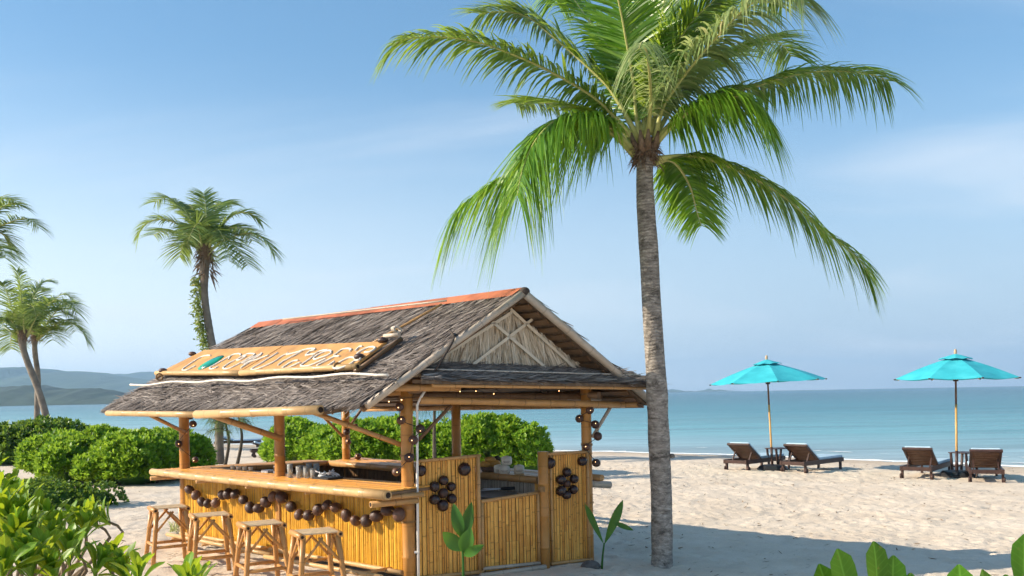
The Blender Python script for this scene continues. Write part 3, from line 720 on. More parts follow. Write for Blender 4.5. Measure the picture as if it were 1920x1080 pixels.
xs = np.unique(np.concatenate([np.linspace(-420, -24, 25), np.arange(-24, -8, 0.16), np.arange(-8, 9, 0.055), np.arange(9, 18, 0.09), np.linspace(18, 60, 30), np.linspace(60, 420, 16)]).round(4))
ys = np.unique(np.concatenate([np.linspace(-200, 6, 20), np.arange(6, 16, 0.05), np.arange(16, 30, 0.09), np.arange(30, 52, 0.3), np.linspace(52, 150, 20), np.linspace(150, 600, 10)]).round(4))
X, Y = np.meshgrid(xs, ys, indexing='ij')
Z = ground_z(X, Y)
fine = np.clip((Y - 5) / 3, 0, 1) * np.clip((60 - Y) / 20, 0, 1) * np.clip((26 - np.abs(X)) / 8, 0, 1)
inland = np.clip((shore_d(X, Y) - 0.5) / 4, 0, 1)
rough = 0.028 * vnoise(X * 1.1, Y * 1.1, 1) + 0.024 * vnoise(X * 2.7, Y * 2.7, 2) + 0.018 * vnoise(X * 6.1, Y * 6.1, 3) + 0.010 * vnoise(X * 13, Y * 13, 5)
Z = Z + rough * fine * (0.25 + 0.75 * inland) + 0.05 * vnoise(X * 0.25, Y * 0.25, 4) * fine * inland
# footprints trodden all over the open beach
for k in range(13000):
    if rng.random() < 0.72:
        px, py = rng.uniform(0.5, 17), rng.uniform(9, 29)
    else:
        px, py = rng.uniform(-11, 2), rng.uniform(8, 20)
    i0, i1 = np.searchsorted(xs, (px - 0.3, px + 0.3)); j0, j1 = np.searchsorted(ys, (py - 0.3, py + 0.3))
    if i1 - i0 < 2 or j1 - j0 < 2 or shore_d(px, py) < 0.6:
        continue
    a = rng.uniform(0, math.pi); ca, sa = math.cos(a), math.sin(a)
    dx = X[i0:i1, j0:j1] - px; dy = Y[i0:i1, j0:j1] - py
    q = ((dx * ca + dy * sa) / 0.085) ** 2 + ((-dx * sa + dy * ca) / 0.047) ** 2
    dep = rng.uniform(0.005, 0.022)
    Z[i0:i1, j0:j1] += -dep * np.exp(-q) + 0.45 * dep * np.exp(-(np.sqrt(q) - 1.6) ** 2 * 3)
nx, ny = X.shape
ii = np.arange(nx * ny).reshape(nx, ny)
quads = np.stack([ii[:-1, :-1], ii[1:, :-1], ii[1:, 1:], ii[:-1, 1:]], -1).reshape(-1, 4)
me = raw_mesh("sand", np.stack([X, Y, Z], -1).reshape(-1, 3), quads, "sand", True)
sand = link("sand", me)
tag(sand, "pale trodden beach sand sloping to the sea", None, kind="structure")

mb = MB()
SEA_Z = -0.3
gxs = [-9000, -3000, -900, -300, 0, 300, 900, 3000, 9000]
gys = [12, 60, 200, 600, 1500, 3000, 5000]
vv = [(x, y, SEA_Z) for x in gxs for y in gys]
ff = [(i * 7 + j, (i + 1) * 7 + j, (i + 1) * 7 + j + 1, i * 7 + j + 1) for i in range(8) for j in range(6)]
mb.add(vv, ff)
sea = mb.build("sea", "sea_water")
tag(sea, "calm turquoise sea", None, kind="structure")

# thin line of foam where the water meets the sand
fa = np.linspace(-14, 60, 420)
pts = []
for a in fa:
    bs = float(np.interp(a, [-400, -60, 0, 5.6, 10.4, 14.3, 19.9, 41, 120, 500], [28, 27, 27.6, 28.1, 28.7, 29.2, 28.7, 25.7, 14, -30]))
    pts.append(bs)
pts = np.array(pts) + 0.16 * vnoise(fa * 0.6, fa * 0 + 3, 8) + 0.10 * vnoise(fa * 2.3, fa * 0 + 5, 9)
wd = 0.02 + 0.5 * np.clip(vnoise(fa * 1.3, fa * 0 + 9, 10) + vnoise(fa * 4.1, fa * 0 + 2, 12) * 0.6 + 0.1, 0, 1) + np.where(fa < 9, 0.16, 0.0)
fv = []
for a, b, w in zip(fa, pts, wd):
    for q in (b - 0.02, b + w):
        fv.append((-0.761 * a + 0.649 * q, 0.649 * a + 0.761 * q, SEA_Z + 0.012 + (0.02 if q == b + w else 0.0)))
fm = raw_mesh("foam", np.array(fv), np.array([(2 * i, 2 * i + 2, 2 * i + 3, 2 * i + 1) for i in range(len(fa) - 1)]), "foam")
fv2 = []; fq2 = []
w2 = 0.55 * np.clip(vnoise(fa * 0.5, fa * 0 + 1, 13) + 0.7 * vnoise(fa * 3.3, fa * 0 + 4, 14) - 0.12, 0, 1)
for row in (1.5, 3.4):
    w2 = np.roll(w2, 37)
    for i, (a, b) in enumerate(zip(fa, pts)):
        for q in (b + row + 0.3 * math.sin(a * 0.7 + row), b + row + 0.3 * math.sin(a * 0.7 + row) + w2[i]):
            fv2.append((-0.761 * a + 0.649 * q, 0.649 * a + 0.761 * q, SEA_Z + 0.015))
nb = len(fv)
for r_ in range(2):
    for i in range(len(fa) - 1):
        if w2[i] + w2[i + 1] > 0.02:
            k0 = nb + r_ * 2 * len(fa) + 2 * i
            fq2.append((k0, k0 + 2, k0 + 3, k0 + 1))
fm = raw_mesh("foam", np.array(fv + fv2), np.array([(2 * i, 2 * i + 2, 2 * i + 3, 2 * i + 1) for i in range(len(fa) - 1)] + fq2), "foam")
stuff(tag(link("foam", fm), "thin white line of foam along the waterline", "foam"))

def ridge(name, label, prof, y0, depth, mat, bumps, seed, cat=None):
    """A long hill whose crest follows prof = [(x, height)...] at distance y0."""
    xs_ = np.linspace(prof[0][0], prof[-1][0], 420)
    hs_ = np.interp(xs_, [p[0] for p in prof], [p[1] for p in prof])
    sc = (xs_[-1] - xs_[0])
    kk = np.array([-1.0, -0.8, -0.62, -0.45, -0.3, -0.18, -0.08, 0.0, 0.12, 0.35, 0.7, 1.0])
    sh = np.cos(kk * np.pi / 2) ** 0.8
    sh[0] = sh[-1] = 0.0
    vs = []
    for xx, hh in zip(xs_, hs_):
        for q, s in zip(kk, sh):
            yy = y0 + q * depth
            b = bumps * (vnoise(np.array([xx / bumps * 0.22]), np.array([yy / bumps * 0.1]), seed)[0] + 0.6 * vnoise(np.array([xx / bumps * 0.7]), np.array([yy / bumps * 0.4]), seed + 1)[0])
            vs.append((xx, yy, SEA_Z + max(0.0, hh * s + b * (s > 0.05)) if hh > 0 else SEA_Z - 1))
    k = len(kk)
    q = np.array([(i * k + j, (i + 1) * k + j, (i + 1) * k + j + 1, i * k + j + 1) for i in range(len(xs_) - 1) for j in range(k - 1)])
    o = link(name, raw_mesh(name, np.array(vs), q, mat, True))
    tag(o, label, None, kind="structure")
    return o

ridge("hills", "low blue forested hills behind the far shore",
      [(-4200, 60), (-3000, 150), (-2200, 122), (-1900, 128), (-1692, 122), (-1586, 122), (-1516, 98), (-1440, 106), (-1340, 92), (-1180, 66), (-1050, 40), (-880, 24), (-700, 0)], 3050, 700, "hill_forest", 9.0, 21)
ridge("hills", "fainter hills rising beyond the nearer ridge",
      [(-3600, 120), (-2600, 160), (-2000, 130), (-1750, 128), (-1650, 142), (-1560, 128), (-1400, 100), (-1150, 60), (-900, 40), (-650, 0)], 4150, 600, "hill_forest", 10.0, 24)
ridge("headland", "dark wooded headland across the bay",
      [(-1500, 20), (-900, 30), (-720, 29), (-690, 24), (-640, 26), (-600, 19), (-560, 21), (-530, 12), (-490, 9), (-440, 5), (-400, 0)], 1230, 150, "headland_forest", 4.2, 27)
ridge("islands", "tiny distant islets on the horizon behind the palm trunk",
      [(690, 0), (705, 9), (740, 14), (770, 9), (800, 4), (860, 3), (900, 10), (915, 14), (930, 6), (960, 9), (985, 3), (1040, 0)], 4200, 120, "hill_forest", 5.0, 30)

# ------------------------------------------------------------------ the beach bar
P0 = np.array([-1.118, 9.582]); EU = np.array([0.8197, 0.5728]); EV = np.array([-0.7427, 0.6696])
LU, LV = 2.454, 4.705
def H(u, v, z):
    q = P0 + u * EU + v * EV
    return np.array([q[0], q[1], z])
def G(u):                       # the ground falls a little toward the sea
    return -0.0326 * u
NU = unit(np.array([EV[1], -EV[0], 0]))      # horizontal normal of the long front, seaward
NV = unit(np.array([EU[1], -EU[0], 0]))      # horizontal normal of the gable side, outward
if NU @ np.array([EU[0], EU[1], 0]) < 0: NU = -NU
if NV @ np.array([EV[0], EV[1], 0]) > 0: NV = -NV
EU3 = np.array([EU[0], EU[1], 0]); EV3 = np.array([EV[0], EV[1], 0])

bar = thing("beach_bar", "bamboo beach bar hut with dark thatched roof and orange ridge", "bar hut", tuple(H(LU / 2, LV / 2, 0)))

# posts
for (u, v, zt, r) in ((0, 0, 2.28, 0.070), (0, 2.36, 2.25, 0.068), (0, LV, 2.25, 0.072), (LU, 0, 2.2, 0.066), (LU, 2.25, 2.1, 0.066), (LU, LV, 2.1, 0.066)):
    m_ = MB(); m_.cane(H(u, v, -0.25), H(u, v, zt), r, 16, 0.5, 0.97)
    po = m_.build("post", "bamboo_post", bar)
    if v in (0,):
        for zz in (0.62, 1.32, 1.93):
            w_ = MB()
            c = H(u, v, zz)
            ang = np.linspace(0, 2 * np.pi * 2.6, 40)
            rr = r + 0.006
            w_.tube(np.stack([c[0] + rr * np.cos(ang), c[1] + rr * np.sin(ang), c[2] + ang * 0.0016], 1), 0.0035, 5)
            w_.build("lashing", "rope_brown", po)

def strip_panel(name, org, ax, width, z0, z1a, z1b, nrm, mat, pitch, parent, gap=0.10, joints=None, seed=0, label=None):
    """Split-bamboo cladding: upright half-round strips side by side."""
    g = np.random.default_rng(seed)
    m_ = MB(); x = 0.0
    ax = V3(ax); nrm = V3(nrm)
    while x < width - 0.004:
        w = pitch * g.uniform(0.6, 1.5)
        w = min(w, width - x)
        t = x / width
        zt = z1a + (z1b - z1a) * t + g.normal() * 0.003
        zb = z0(t) if callable(z0) else z0
        ys_ = np.array([zb, zb + (zt - zb) * 0.33, zb + (zt - zb) * 0.66, zt])
        segs = [(zb, zt)] if joints is None else []
        if joints is not None:
            cut = [zb]
            while cut[-1] < zt - 0.25 and g.random() < 0.75:
                nx_ = cut[-1] + g.choice(joints)
                if nx_ < zt - 0.12: cut.append(nx_)
                else: break
            cut.append(zt)
            segs = list(zip(cut[:-1], cut[1:]))
        for (a, b) in segs:
            prof = [(0.0, 0.0), (0.16, 0.62), (0.5, 1.0), (0.84, 0.62), (1.0, 0.0)]
            dep = g.uniform(0.006, 0.012)
            jit = g.normal() * 0.0016
            ww = w * (1 - gap)
            base = V3(org) + ax * x
            vs = []; al = []
            for zz in np.linspace(a, b - 0.002, 4):
                for (p_, h_) in prof:
                    vs.append(base + ax * (p_ * ww) + nrm * (h_ * dep + jit) + np.array([0, 0, zz]))
                    al.append(zz)
            fs = [(i * 5 + j, i * 5 + j + 1, (i + 1) * 5 + j + 1, (i + 1) * 5 + j) for i in range(3) for j in range(4)]
            m_.add(vs, fs, al, True)
        x += w
    o = m_.build(name, mat, parent)
    stuff(o)
    return o

# --- counter front (the long side facing the stools)
front = MB().box((0, 0, -50), (0.01, 0.01, 0.01))
front = MB(); front.slab([H(-0.01, 0.05, 0.05), H(-0.01, LV - 0.02, 0.05), H(-0.01, LV - 0.02, 0.93), H(-0.01, 0.05, 0.93)], NU * 0.02)
fo = front.build("front_board", "bamboo_dark", bar)
strip_panel("bamboo_cladding", H(-0.03, -0.05, 0) , EV3, LV + 0.06, 0.06, 0.935, 0.935, -NU, "bamboo_front", 0.031, fo, 0.12, None, 3)
# battens that hold the front cladding, foot rail
for v0, v1 in ((0.02, 2.34), (2.40, LV)):
    m_ = MB(); m_.cane(H(-0.075, v0, 0.10), H(-0.075, v1, 0.10), 0.026, 10)
    m_.build("bottom_rail", "bamboo_pale", bar)
m_ = MB(); m_.cane(H(-0.055, 2.30, 0.06), H(-0.055, 2.30, 0.93), 0.012, 8); m_.build("batten", "bamboo_pole", bar)
m_ = MB(); m_.cane(H(-0.42, 4.35, 0.15), H(-0.40, 1.9, 0.13), 0.026, 10, 0.4); m_.build("foot_rail", "bamboo_pale", bar)
m_ = MB(); m_.cane(H(-0.42, 2.0, 0.10), H(-0.40, -0.1, 0.11), 0.026, 10, 0.4); m_.build("foot_rail", "bamboo_pale", bar)
for v in (0.25, 1.3, 2.5, 3.4, 4.2):
    m_ = MB(); m_.cane(H(-0.02, v, 0.115), H(-0.44, v, 0.10), 0.018, 8); m_.build("rail_bracket", "bamboo_pole", bar)

# --- counter top, front run: strips laid lengthwise and a fat edge cane
def top_run(corners, parent, mat, n, seed):
    """lay n flat bamboo laths side by side between two edges (each edge two points)"""
    (a0, a1), (b0, b1) = corners
    g = np.random.default_rng(seed); out = MB()
    for i in range(n):
        t0 = i / n + 0.03 / n; t1 = (i + 1) / n - 0.03 / n
        q = [a0 + (b0 - a0) * t0, a1 + (b1 - a1) * t0, a1 + (b1 - a1) * t1, a0 + (b0 - a0) * t1]
        z = g.uniform(0, 0.006)
        q = [p + np.array([0, 0, z]) for p in q]
        L = np.linalg.norm(q[1] - q[0])
        base = out.n
        out.slab(q, (0, 0, 0.014))
        out.a[-1] = np.array([0, L, L, 0, 0, L, L, 0])
    return out.build("top_laths", mat, parent)
ct = MB(); ct.slab([H(-0.40, -0.24, 0.955), H(0.30, -0.05, 0.955), H(0.30, 4.9, 0.955), H(-0.29, 4.9, 0.955)], (0, 0, 0.028))
cto = ct.build("counter_top", "bamboo_dark", bar)
stuff(top_run(((H(-0.44, -0.24, 0.985), H(-0.31, 4.9, 0.985)), (H(0.30, -0.05, 0.985), H(0.30, 4.9, 0.985))), cto, "bamboo_strip", 26, 5))
def hollow_shade(m_, a, b, r, dark):
    """dark disc, painted shade of the hollow at the sawn end of a cane at b pointing from a"""
    d = unit(V3(b) - V3(a))
    dark.tube([V3(b) + d * 0.001, V3(b) + d * 0.003], r * 0.62, 12)
a, b = H(-0.335, 4.93, 0.965), H(-0.472, -0.33, 0.965)
m_ = MB(); m_.cane(a, b, 0.047, 16, 0.45, 1.05, 0.012); ec = m_.build("edge_cane", "bamboo_pale", cto)
d_ = MB(); hollow_shade(None, a, b, 0.05, d_); hollow_shade(None, b, a, 0.047, d_); d_.build("hollow_shade", "cane_hole_shade", cto)
for (u0, u1, v, z, r) in ((-0.42, 0.05, -0.17, 0.925, 0.028), (-0.52, 0.02, -0.12, 0.862, 0.034), (-0.42, 0.05, 4.80, 0.885, 0.030), (-0.40, 0.0, 2.42, 0.90, 0.026), (-0.40, 0, 1.2, 0.90, 0.024), (-0.40, 0, 3.6, 0.90, 0.024)):
    m_ = MB(); m_.cane(H(u1, v, z), H(u0, v, z), r, 12, 0.3); m_.build("bracket_cane", "bamboo_pole", cto)
d_ = MB(); hollow_shade(None, H(0, -0.12, 0.862), H(-0.52, -0.12, 0.862), 0.034, d_); d_.build("hollow_shade", "cane_hole_shade", cto)

# --- back run and far run of the counter
bt = MB(); bt.slab([H(2.05, 0.35, 0.90), H(2.78, 0.35, 0.90), H(2.78, 5.0, 0.95), H(2.05, 4.5, 0.95)], (0, 0, 0.028))
bto = bt.build("counter_top", "bamboo_dark", bar)
stuff(top_run(((H(2.05, 0.35, 0.93), H(2.05, 4.5, 0.98)), (H(2.78, 0.35, 0.93), H(2.78, 5.0, 0.98))), bto, "bamboo_strip", 18, 6))
m_ = MB(); m_.cane(H(2.03, 0.33, 0.915), H(2.03, 4.5, 0.965), 0.045, 14, 0.45); m_.build("edge_cane", "bamboo_pole", bto)
m_ = MB(); m_.cane(H(2.80, 0.1, 0.90), H(2.80, 5.0, 0.96), 0.04, 12, 0.45); m_.build("edge_cane", "bamboo_pole", bto)
ft = MB(); ft.slab([H(0.302, 4.5, 0.955), H(2.05, 4.5, 0.955), H(2.05, 5.0, 0.955), H(0.302, 5.0, 0.955)], (0, 0, 0.028))
fto = ft.build("counter_top", "bamboo_dark", bar)
m_ = MB(); m_.cane(H(-0.1, 4.48, 0.972), H(2.03, 4.48, 0.968), 0.036, 12, 0.45); m_.build("edge_cane", "bamboo_pole", fto)
stuff(top_run(((H(0.31, 4.5, 0.985), H(2.04, 4.5, 0.985)), (H(0.31, 5.0, 0.985), H(2.04, 5.0, 0.985))), fto, "bamboo_strip", 12, 8))
# walls under those runs, seen from inside
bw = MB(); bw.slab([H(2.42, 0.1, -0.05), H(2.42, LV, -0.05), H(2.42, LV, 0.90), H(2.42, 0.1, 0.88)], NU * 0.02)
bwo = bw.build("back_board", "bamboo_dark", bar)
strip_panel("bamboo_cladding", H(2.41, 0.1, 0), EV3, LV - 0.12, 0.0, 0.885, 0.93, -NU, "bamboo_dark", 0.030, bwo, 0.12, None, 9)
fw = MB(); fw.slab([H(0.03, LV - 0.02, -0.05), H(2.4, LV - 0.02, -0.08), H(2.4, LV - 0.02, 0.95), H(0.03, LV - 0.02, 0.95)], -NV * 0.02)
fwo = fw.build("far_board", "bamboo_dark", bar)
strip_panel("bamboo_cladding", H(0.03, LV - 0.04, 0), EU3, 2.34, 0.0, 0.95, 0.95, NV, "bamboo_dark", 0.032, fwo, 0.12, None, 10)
# hanging shelf board and dark slatted drawer front at the back
sh = strip_panel("slatted_front", H(2.06, 0.42, 0), EV3, 1.5, 0.73, 0.875, 0.885, -NU, "bamboo_grey", 0.021, bto, 0.25, None, 12)
m_ = MB(); m_.cane(H(2.04, 0.38, 0.70), H(2.04, 2.0, 0.70), 0.03, 10); m_.build("shelf_rail", "bamboo_pole", bto)
m_ = MB(); m_.cane(H(2.05, 0.37, 0.30), H(2.05, 0.37, 0.93), 0.035, 12, 0.25); m_.build("end_post", "bamboo_strip", bto)
# steel work surface inside
m_ = MB(); m_.slab([H(1.25, 0.12, 0.74), H(2.0, 0.12, 0.72), H(2.0, 2.1, 0.72), H(1.25, 2.1, 0.74)], (0, 0, 0.03)); m_.build("work_surface", "steel", bar)
m_ = MB(); m_.slab([H(1.30, 0.16, 0.0), H(1.95, 0.16, -0.04), H(1.95, 2.0, -0.04), H(1.30, 2.0, 0.0)], (0, 0, 0.71)); m_.build("work_cabinet", "bamboo_dark", bar)

# --- gable-side panels
def gable_panel(u0, u1, zt0, zt1, seed, frame_left=True, joints=(0.28, 0.37, 0.45), v=-0.03, zb=0.02, pitch=0.038):
    back = MB(); back.slab([H(u0, v + 0.02, G(u0) + zb), H(u1, v + 0.02, G(u1) + zb), H(u1, v + 0.02, zt1 - 0.01), H(u0, v + 0.02, zt0 - 0.01)], -NV * 0.015)
    bo = back.build("panel_board", "bamboo_dark", bar)
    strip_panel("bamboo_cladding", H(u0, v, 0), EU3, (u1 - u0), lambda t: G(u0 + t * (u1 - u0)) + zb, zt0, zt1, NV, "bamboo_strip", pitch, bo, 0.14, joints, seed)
    return bo
def edge(a, b, r, parent, mat="bamboo_pole", name="panel_edge"):
    m_ = MB(); m_.cane(a, b, r, 10, 0.4); return m_.build(name, mat, parent)
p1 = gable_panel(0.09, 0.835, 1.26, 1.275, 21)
edge(H(0.07, -0.055, 1.265), H(0.87, -0.055, 1.285), 0.019, p1)
edge(H(0.835, -0.06, -0.02), H(0.835, -0.06, 1.29), 0.023, p1)
edge(H(0.07, -0.06, 0.03), H(0.87, -0.06, 0.0), 0.022, p1)
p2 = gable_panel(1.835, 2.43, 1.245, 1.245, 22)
edge(H(1.80, -0.055, 1.25), H(2.46, -0.055, 1.25), 0.020, p2)
edge(H(1.82, -0.06, -0.03), H(2.44, -0.06, -0.05), 0.020, p2)
edge(H(1.845, -0.06, -0.03), H(1.845, -0.06, 1.24), 0.016, p2)
edge(H(2.40, -0.06, -0.05), H(2.40, -0.06, 1.24), 0.018, p2)
m_ = MB(); m_.cane(H(1.74, -0.05, -0.2), H(1.74, -0.05, 1.285), 0.062, 16, 0.42); m_.build("gate_post", "bamboo_post", bar)
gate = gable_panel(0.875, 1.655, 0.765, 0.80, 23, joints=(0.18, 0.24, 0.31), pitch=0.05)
edge(H(0.865, -0.055, 0.775), H(1.67, -0.055, 0.815), 0.021, gate)
edge(H(0.88, -0.055, -0.01), H(0.88, -0.055, 0.76), 0.019, gate)
edge(H(1.655, -0.055, -0.03), H(1.655, -0.055, 0.80), 0.017, gate)
edge(H(0.87, -0.06, 0.03), H(1.66, -0.06, 0.0), 0.020, gate, "bamboo_grey")
edge(H(0.80, -0.10, -0.035), H(1.70, -0.10, -0.045), 0.030, bar, "bamboo_grey", "threshold_cane")
edge(H(1.82, -0.10, -0.07), H(2.40, -0.10, -0.08), 0.02, bar, "bamboo_grey", "threshold_cane")
# knotted cord closing the gate
m_ = MB()
for k in range(5):
    a = np.linspace(0, 2 * np.pi, 14); c = H(1.672, -0.10, 0.83 + 0.012 * k)
    m_.tube(np.array([c + EU3 * 0.03 * math.cos(t) + NV * 0.025 * math.sin(t) for t in a]), 0.007, 6)
m_.build("cord", "rope_brown", gate)

# --- braces and beams
for (u, v, z, u2, v2, z2, r) in ((0.0, 4.65, 1.50, -0.76, 4.15, 1.80, 0.026), (-0.0, 2.30, 1.46, -0.76, 2.62, 1.80, 0.040), (-0.0, 0.05, 1.43, -0.76, 0.55, 1.83, 0.028)):
    m_ = MB(); m_.cane(H(u, v, z), H(u2, v2, z2), r, 10, 0.5); m_.build("eave_brace", "bamboo_pole", bar)
m_ = MB(); m_.cane(H(0.10, -0.05, 1.49), H(0.47, -0.10, 1.85), 0.020, 10, 0.3); m_.build("gable_brace", "bamboo_dark", bar)
m_ = MB(); m_.cane(H(LU + 0.05, -0.04, 1.42), H(2.76, -0.09, 1.79), 0.022, 10, 0.3); m_.build("gable_brace", "bamboo_grey", bar)
m_ = MB(); m_.cane(H(LU, LV, 1.3), H(1.9, LV, 1.85), 0.022, 8, 0.3); m_.build("gable_brace", "bamboo_pole", bar)
m_ = MB(); m_.cane(H(LU - 0.02, 4.2, 1.85), H(LU, LV, 1.42), 0.022, 8, 0.3); m_.build("gable_brace", "bamboo_dark", bar)
m_ = MB(); m_.cane(H(0.06, -0.13, 1.912), H(2.92, -0.13, 1.805), 0.040, 14, 0.62); m_.build("tie_beam", "bamboo_pole", bar)
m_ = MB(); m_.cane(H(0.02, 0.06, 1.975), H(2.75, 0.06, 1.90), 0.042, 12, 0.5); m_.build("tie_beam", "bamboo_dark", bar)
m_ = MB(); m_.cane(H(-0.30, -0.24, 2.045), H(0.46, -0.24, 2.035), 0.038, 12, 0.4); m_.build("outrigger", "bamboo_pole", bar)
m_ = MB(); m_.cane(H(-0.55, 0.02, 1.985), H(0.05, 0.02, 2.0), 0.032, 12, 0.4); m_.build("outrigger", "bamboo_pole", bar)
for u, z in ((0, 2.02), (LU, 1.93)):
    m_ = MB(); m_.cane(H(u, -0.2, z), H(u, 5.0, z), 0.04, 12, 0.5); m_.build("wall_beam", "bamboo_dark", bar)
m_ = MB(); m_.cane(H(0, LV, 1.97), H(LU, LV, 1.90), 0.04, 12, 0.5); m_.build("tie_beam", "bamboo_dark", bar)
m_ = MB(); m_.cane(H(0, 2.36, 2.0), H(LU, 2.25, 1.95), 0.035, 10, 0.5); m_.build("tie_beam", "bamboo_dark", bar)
# white conduit on the near post
m_ = MB(); m_.tube([H(0.115, -0.16, 2.03), H(0.05, -0.145, 1.92), H(0.03, -0.13, 1.86), H(0.022, -0.12, 1.0), H(0.02, -0.115, -0.05)], 0.0135, 10)
cpo = m_.build("conduit_pipe", "pipe_white", bar)
for zz in (0.32, 0.9, 1.5):
    m_ = MB(); m_.box(H(0.005, -0.117, zz), (0.05, 0.02, 0.02)); m_.build("pipe_clip", "pipe_white", cpo)

# --- roof
RN = V3(ROOF_N); RA = H(1.227, -0.34, 3.12)
def roof_l(u, v, off=0.0):
    q = H(u, v, 0)
    q[2] = RA[2] + (off - RN[0] * (q[0] - RA[0]) - RN[1] * (q[1] - RA[1])) / RN[2]
    return q
RIDGE_N, RIDGE_F = H(1.227, -0.36, 3.085), H(1.227, 4.93, 3.055)
EL_N, EL_F = H(-0.785, 0.17, 1.835), H(-0.80, 5.24, 1.835)
CORN = H(-0.67, -0.33, 1.905)
ER_N, ER_F = H(3.07, -0.34, 1.84), H(3.07, 5.1, 1.80)
roof = MB()
dn = np.array([0, 0, -0.05])
q = [RIDGE_N, CORN, EL_N, EL_F, RIDGE_F]
roof.add(q + [p + dn for p in q], [(0, 1, 2, 3, 4), (9, 8, 7, 6, 5), (0, 5, 6, 1), (1, 6, 7, 2), (2, 7, 8, 3), (3, 8, 9, 4)])
q = [RIDGE_N, RIDGE_F, ER_F, ER_N]
roof.add(q + [p + dn for p in q], [(0, 1, 2, 3), (7, 6, 5, 4), (0, 3, 7, 4), (3, 2, 6, 7), (2, 1, 5, 6)])
roofo = roof.build("roof", "thatch_under", bar)

def thatch(name, grid, nrm, rows, per_row, L, W, seed, parent, slant, mat="thatch", lift=(0.02, 0.07), over=1.0, slope=None, prof=((0, 0.6), (0.45, 1.0), (1.0, 0.25))):
    """grid(a, b) gives the point at a along, b down; rows of overlapping dry leaf strands"""
    g = np.random.default_rng(seed)
    Bs = []; Ds = []; bs_all = []
    for r in range(rows):
        b0 = r / rows
        n = int(per_row * g.uniform(0.9, 1.1))
        a = g.random(n); b = np.clip(b0 + g.normal(size=n) * 0.5 / rows, -0.01, over)
        for ai, bi in zip(a, b):
            p = grid(ai, bi); p2 = grid(min(1, max(0, ai + slant * 0.02)), bi + 0.02)
            Bs.append(p); Ds.append(p2 - p); bs_all.append(bi)
    Bs = np.array(Bs); Ds = unit(np.array(Ds)); N = len(Bs)
    nr = V3(nrm)
    al = unit(np.cross(nr, Ds))
    Ds = unit(Ds + al * g.normal(size=(N, 1)) * 0.22)
    Sd = unit(np.cross(Ds, nr) + nr * g.normal(size=(N, 1)) * 0.35)
    Bs = Bs + nr * g.uniform(0.0, 0.035, (N, 1))
    bend = nr * g.uniform(lift[0], lift[1], (N, 1)) * g.choice([0.4, 1, 1, 1.6], (N, 1)) + al * g.normal(size=(N, 1)) * 0.05
    Ls = g.uniform(0.6, 1.25, N) * L
    if slope: Ls = np.clip(Ls, 0.03, np.maximum(0.03, (1.03 - np.array(bs_all)) * slope))
    v, q = blades(Bs, Ds, Sd, Ls, g.uniform(0.55, 1.5, N) * W, prof, bend)
    return v, q

def grid_left(a, b):
    # near edge runs ridge -> corner, the eave line swings from the corner to the eave
    top = RIDGE_N + (RIDGE_F - RIDGE_N) * a
    e0 = CORN + (EL_N - CORN) * min(1, a / 0.11) if a < 0.11 else EL_N + (EL_F - EL_N) * (a - 0.11) / 0.89
    p = top + (e0 - top) * b
    return p + np.array([0, 0, 0.012 * math.sin(a * 23) * b])
def grid_right(a, b):
    top = RIDGE_N + (RIDGE_F - RIDGE_N) * a
    e0 = ER_N + (ER_F - ER_N) * a
    return top + (e0 - top) * b
NR = unit(np.cross(RIDGE_F - RIDGE_N, ER_N - RIDGE_N)); NR = NR if NR[2] > 0 else -NR
v1 = thatch("thatch", grid_left, RN, 30, 900, 0.40, 0.019, 31, roofo, 0.05, lift=(0.0, 0.045), slope=2.4)
v4 = thatch("thatch", grid_left, RN, 26, 120, 0.46, 0.013, 36, roofo, 0.05, lift=(0.02, 0.07), slope=2.4)
o = link("thatch_strands", raw_mesh("thatch_strands", *v4, "thatch_pale"), roofo); stuff(o)
v2 = thatch("thatch", lambda a, b: grid_left(a, 0.62 + 0.38 * b), RN, 12, 620, 0.24, 0.018, 32, roofo, 0.9, lift=(0.03, 0.14), slope=0.9)
v5 = thatch("thatch", lambda a, b: grid_left(a, 0.62 + 0.38 * b), RN, 10, 150, 0.20, 0.013, 37, roofo, 0.9, lift=(0.05, 0.18), slope=0.9)
o = link("thatch_strands", raw_mesh("thatch_strands", *v5, "thatch_pale"), roofo); stuff(o)
v3 = thatch("thatch", lambda a, b: grid_left(a, 0.95 + 0.06 * b), RN - np.array([0, 0, 0.6]), 2, 420, 0.06, 0.012, 33, roofo, 0.2, lift=(-0.3, 0.0))
o = link("thatch", raw_mesh("thatch", *join_blades([v1, v2, v3]), "thatch"), roofo); stuff(o)
v1 = thatch("thatch", grid_right, NR, 24, 420, 0.42, 0.024, 34, roofo, 0.0, lift=(0.0, 0.05), slope=2.25)
v3 = thatch("thatch", lambda a, b: grid_right(a, 0.95 + 0.06 * b), NR - np.array([0, 0, 0.5]), 2, 320, 0.06, 0.012, 35, roofo, 0.0, lift=(-0.3, 0.0))
o = link("thatch", raw_mesh("thatch", *join_blades([v1, v3]), "thatch"), roofo); stuff(o)
# shaggy far edge of the front slope
g = np.random.default_rng(40); N = 240
bb = g.random(N)
Bs = np.array([grid_left(0.985, b) for b in bb]); Ds = np.array([EV3 * 0.5 + (EL_F - RIDGE_F) / 2.4 * 0.8] * N) + g.normal(size=(N, 3)) * 0.12
v1 = blades(Bs + RN * 0.02, Ds, np.cross(unit(Ds), RN), g.uniform(0.08, 0.2, N), 0.014, ((0, 0.8), (0.5, 1), (1, 0.2)))
o = link("thatch_fringe", raw_mesh("thatch_fringe", *v1, "thatch"), roofo); stuff(o)
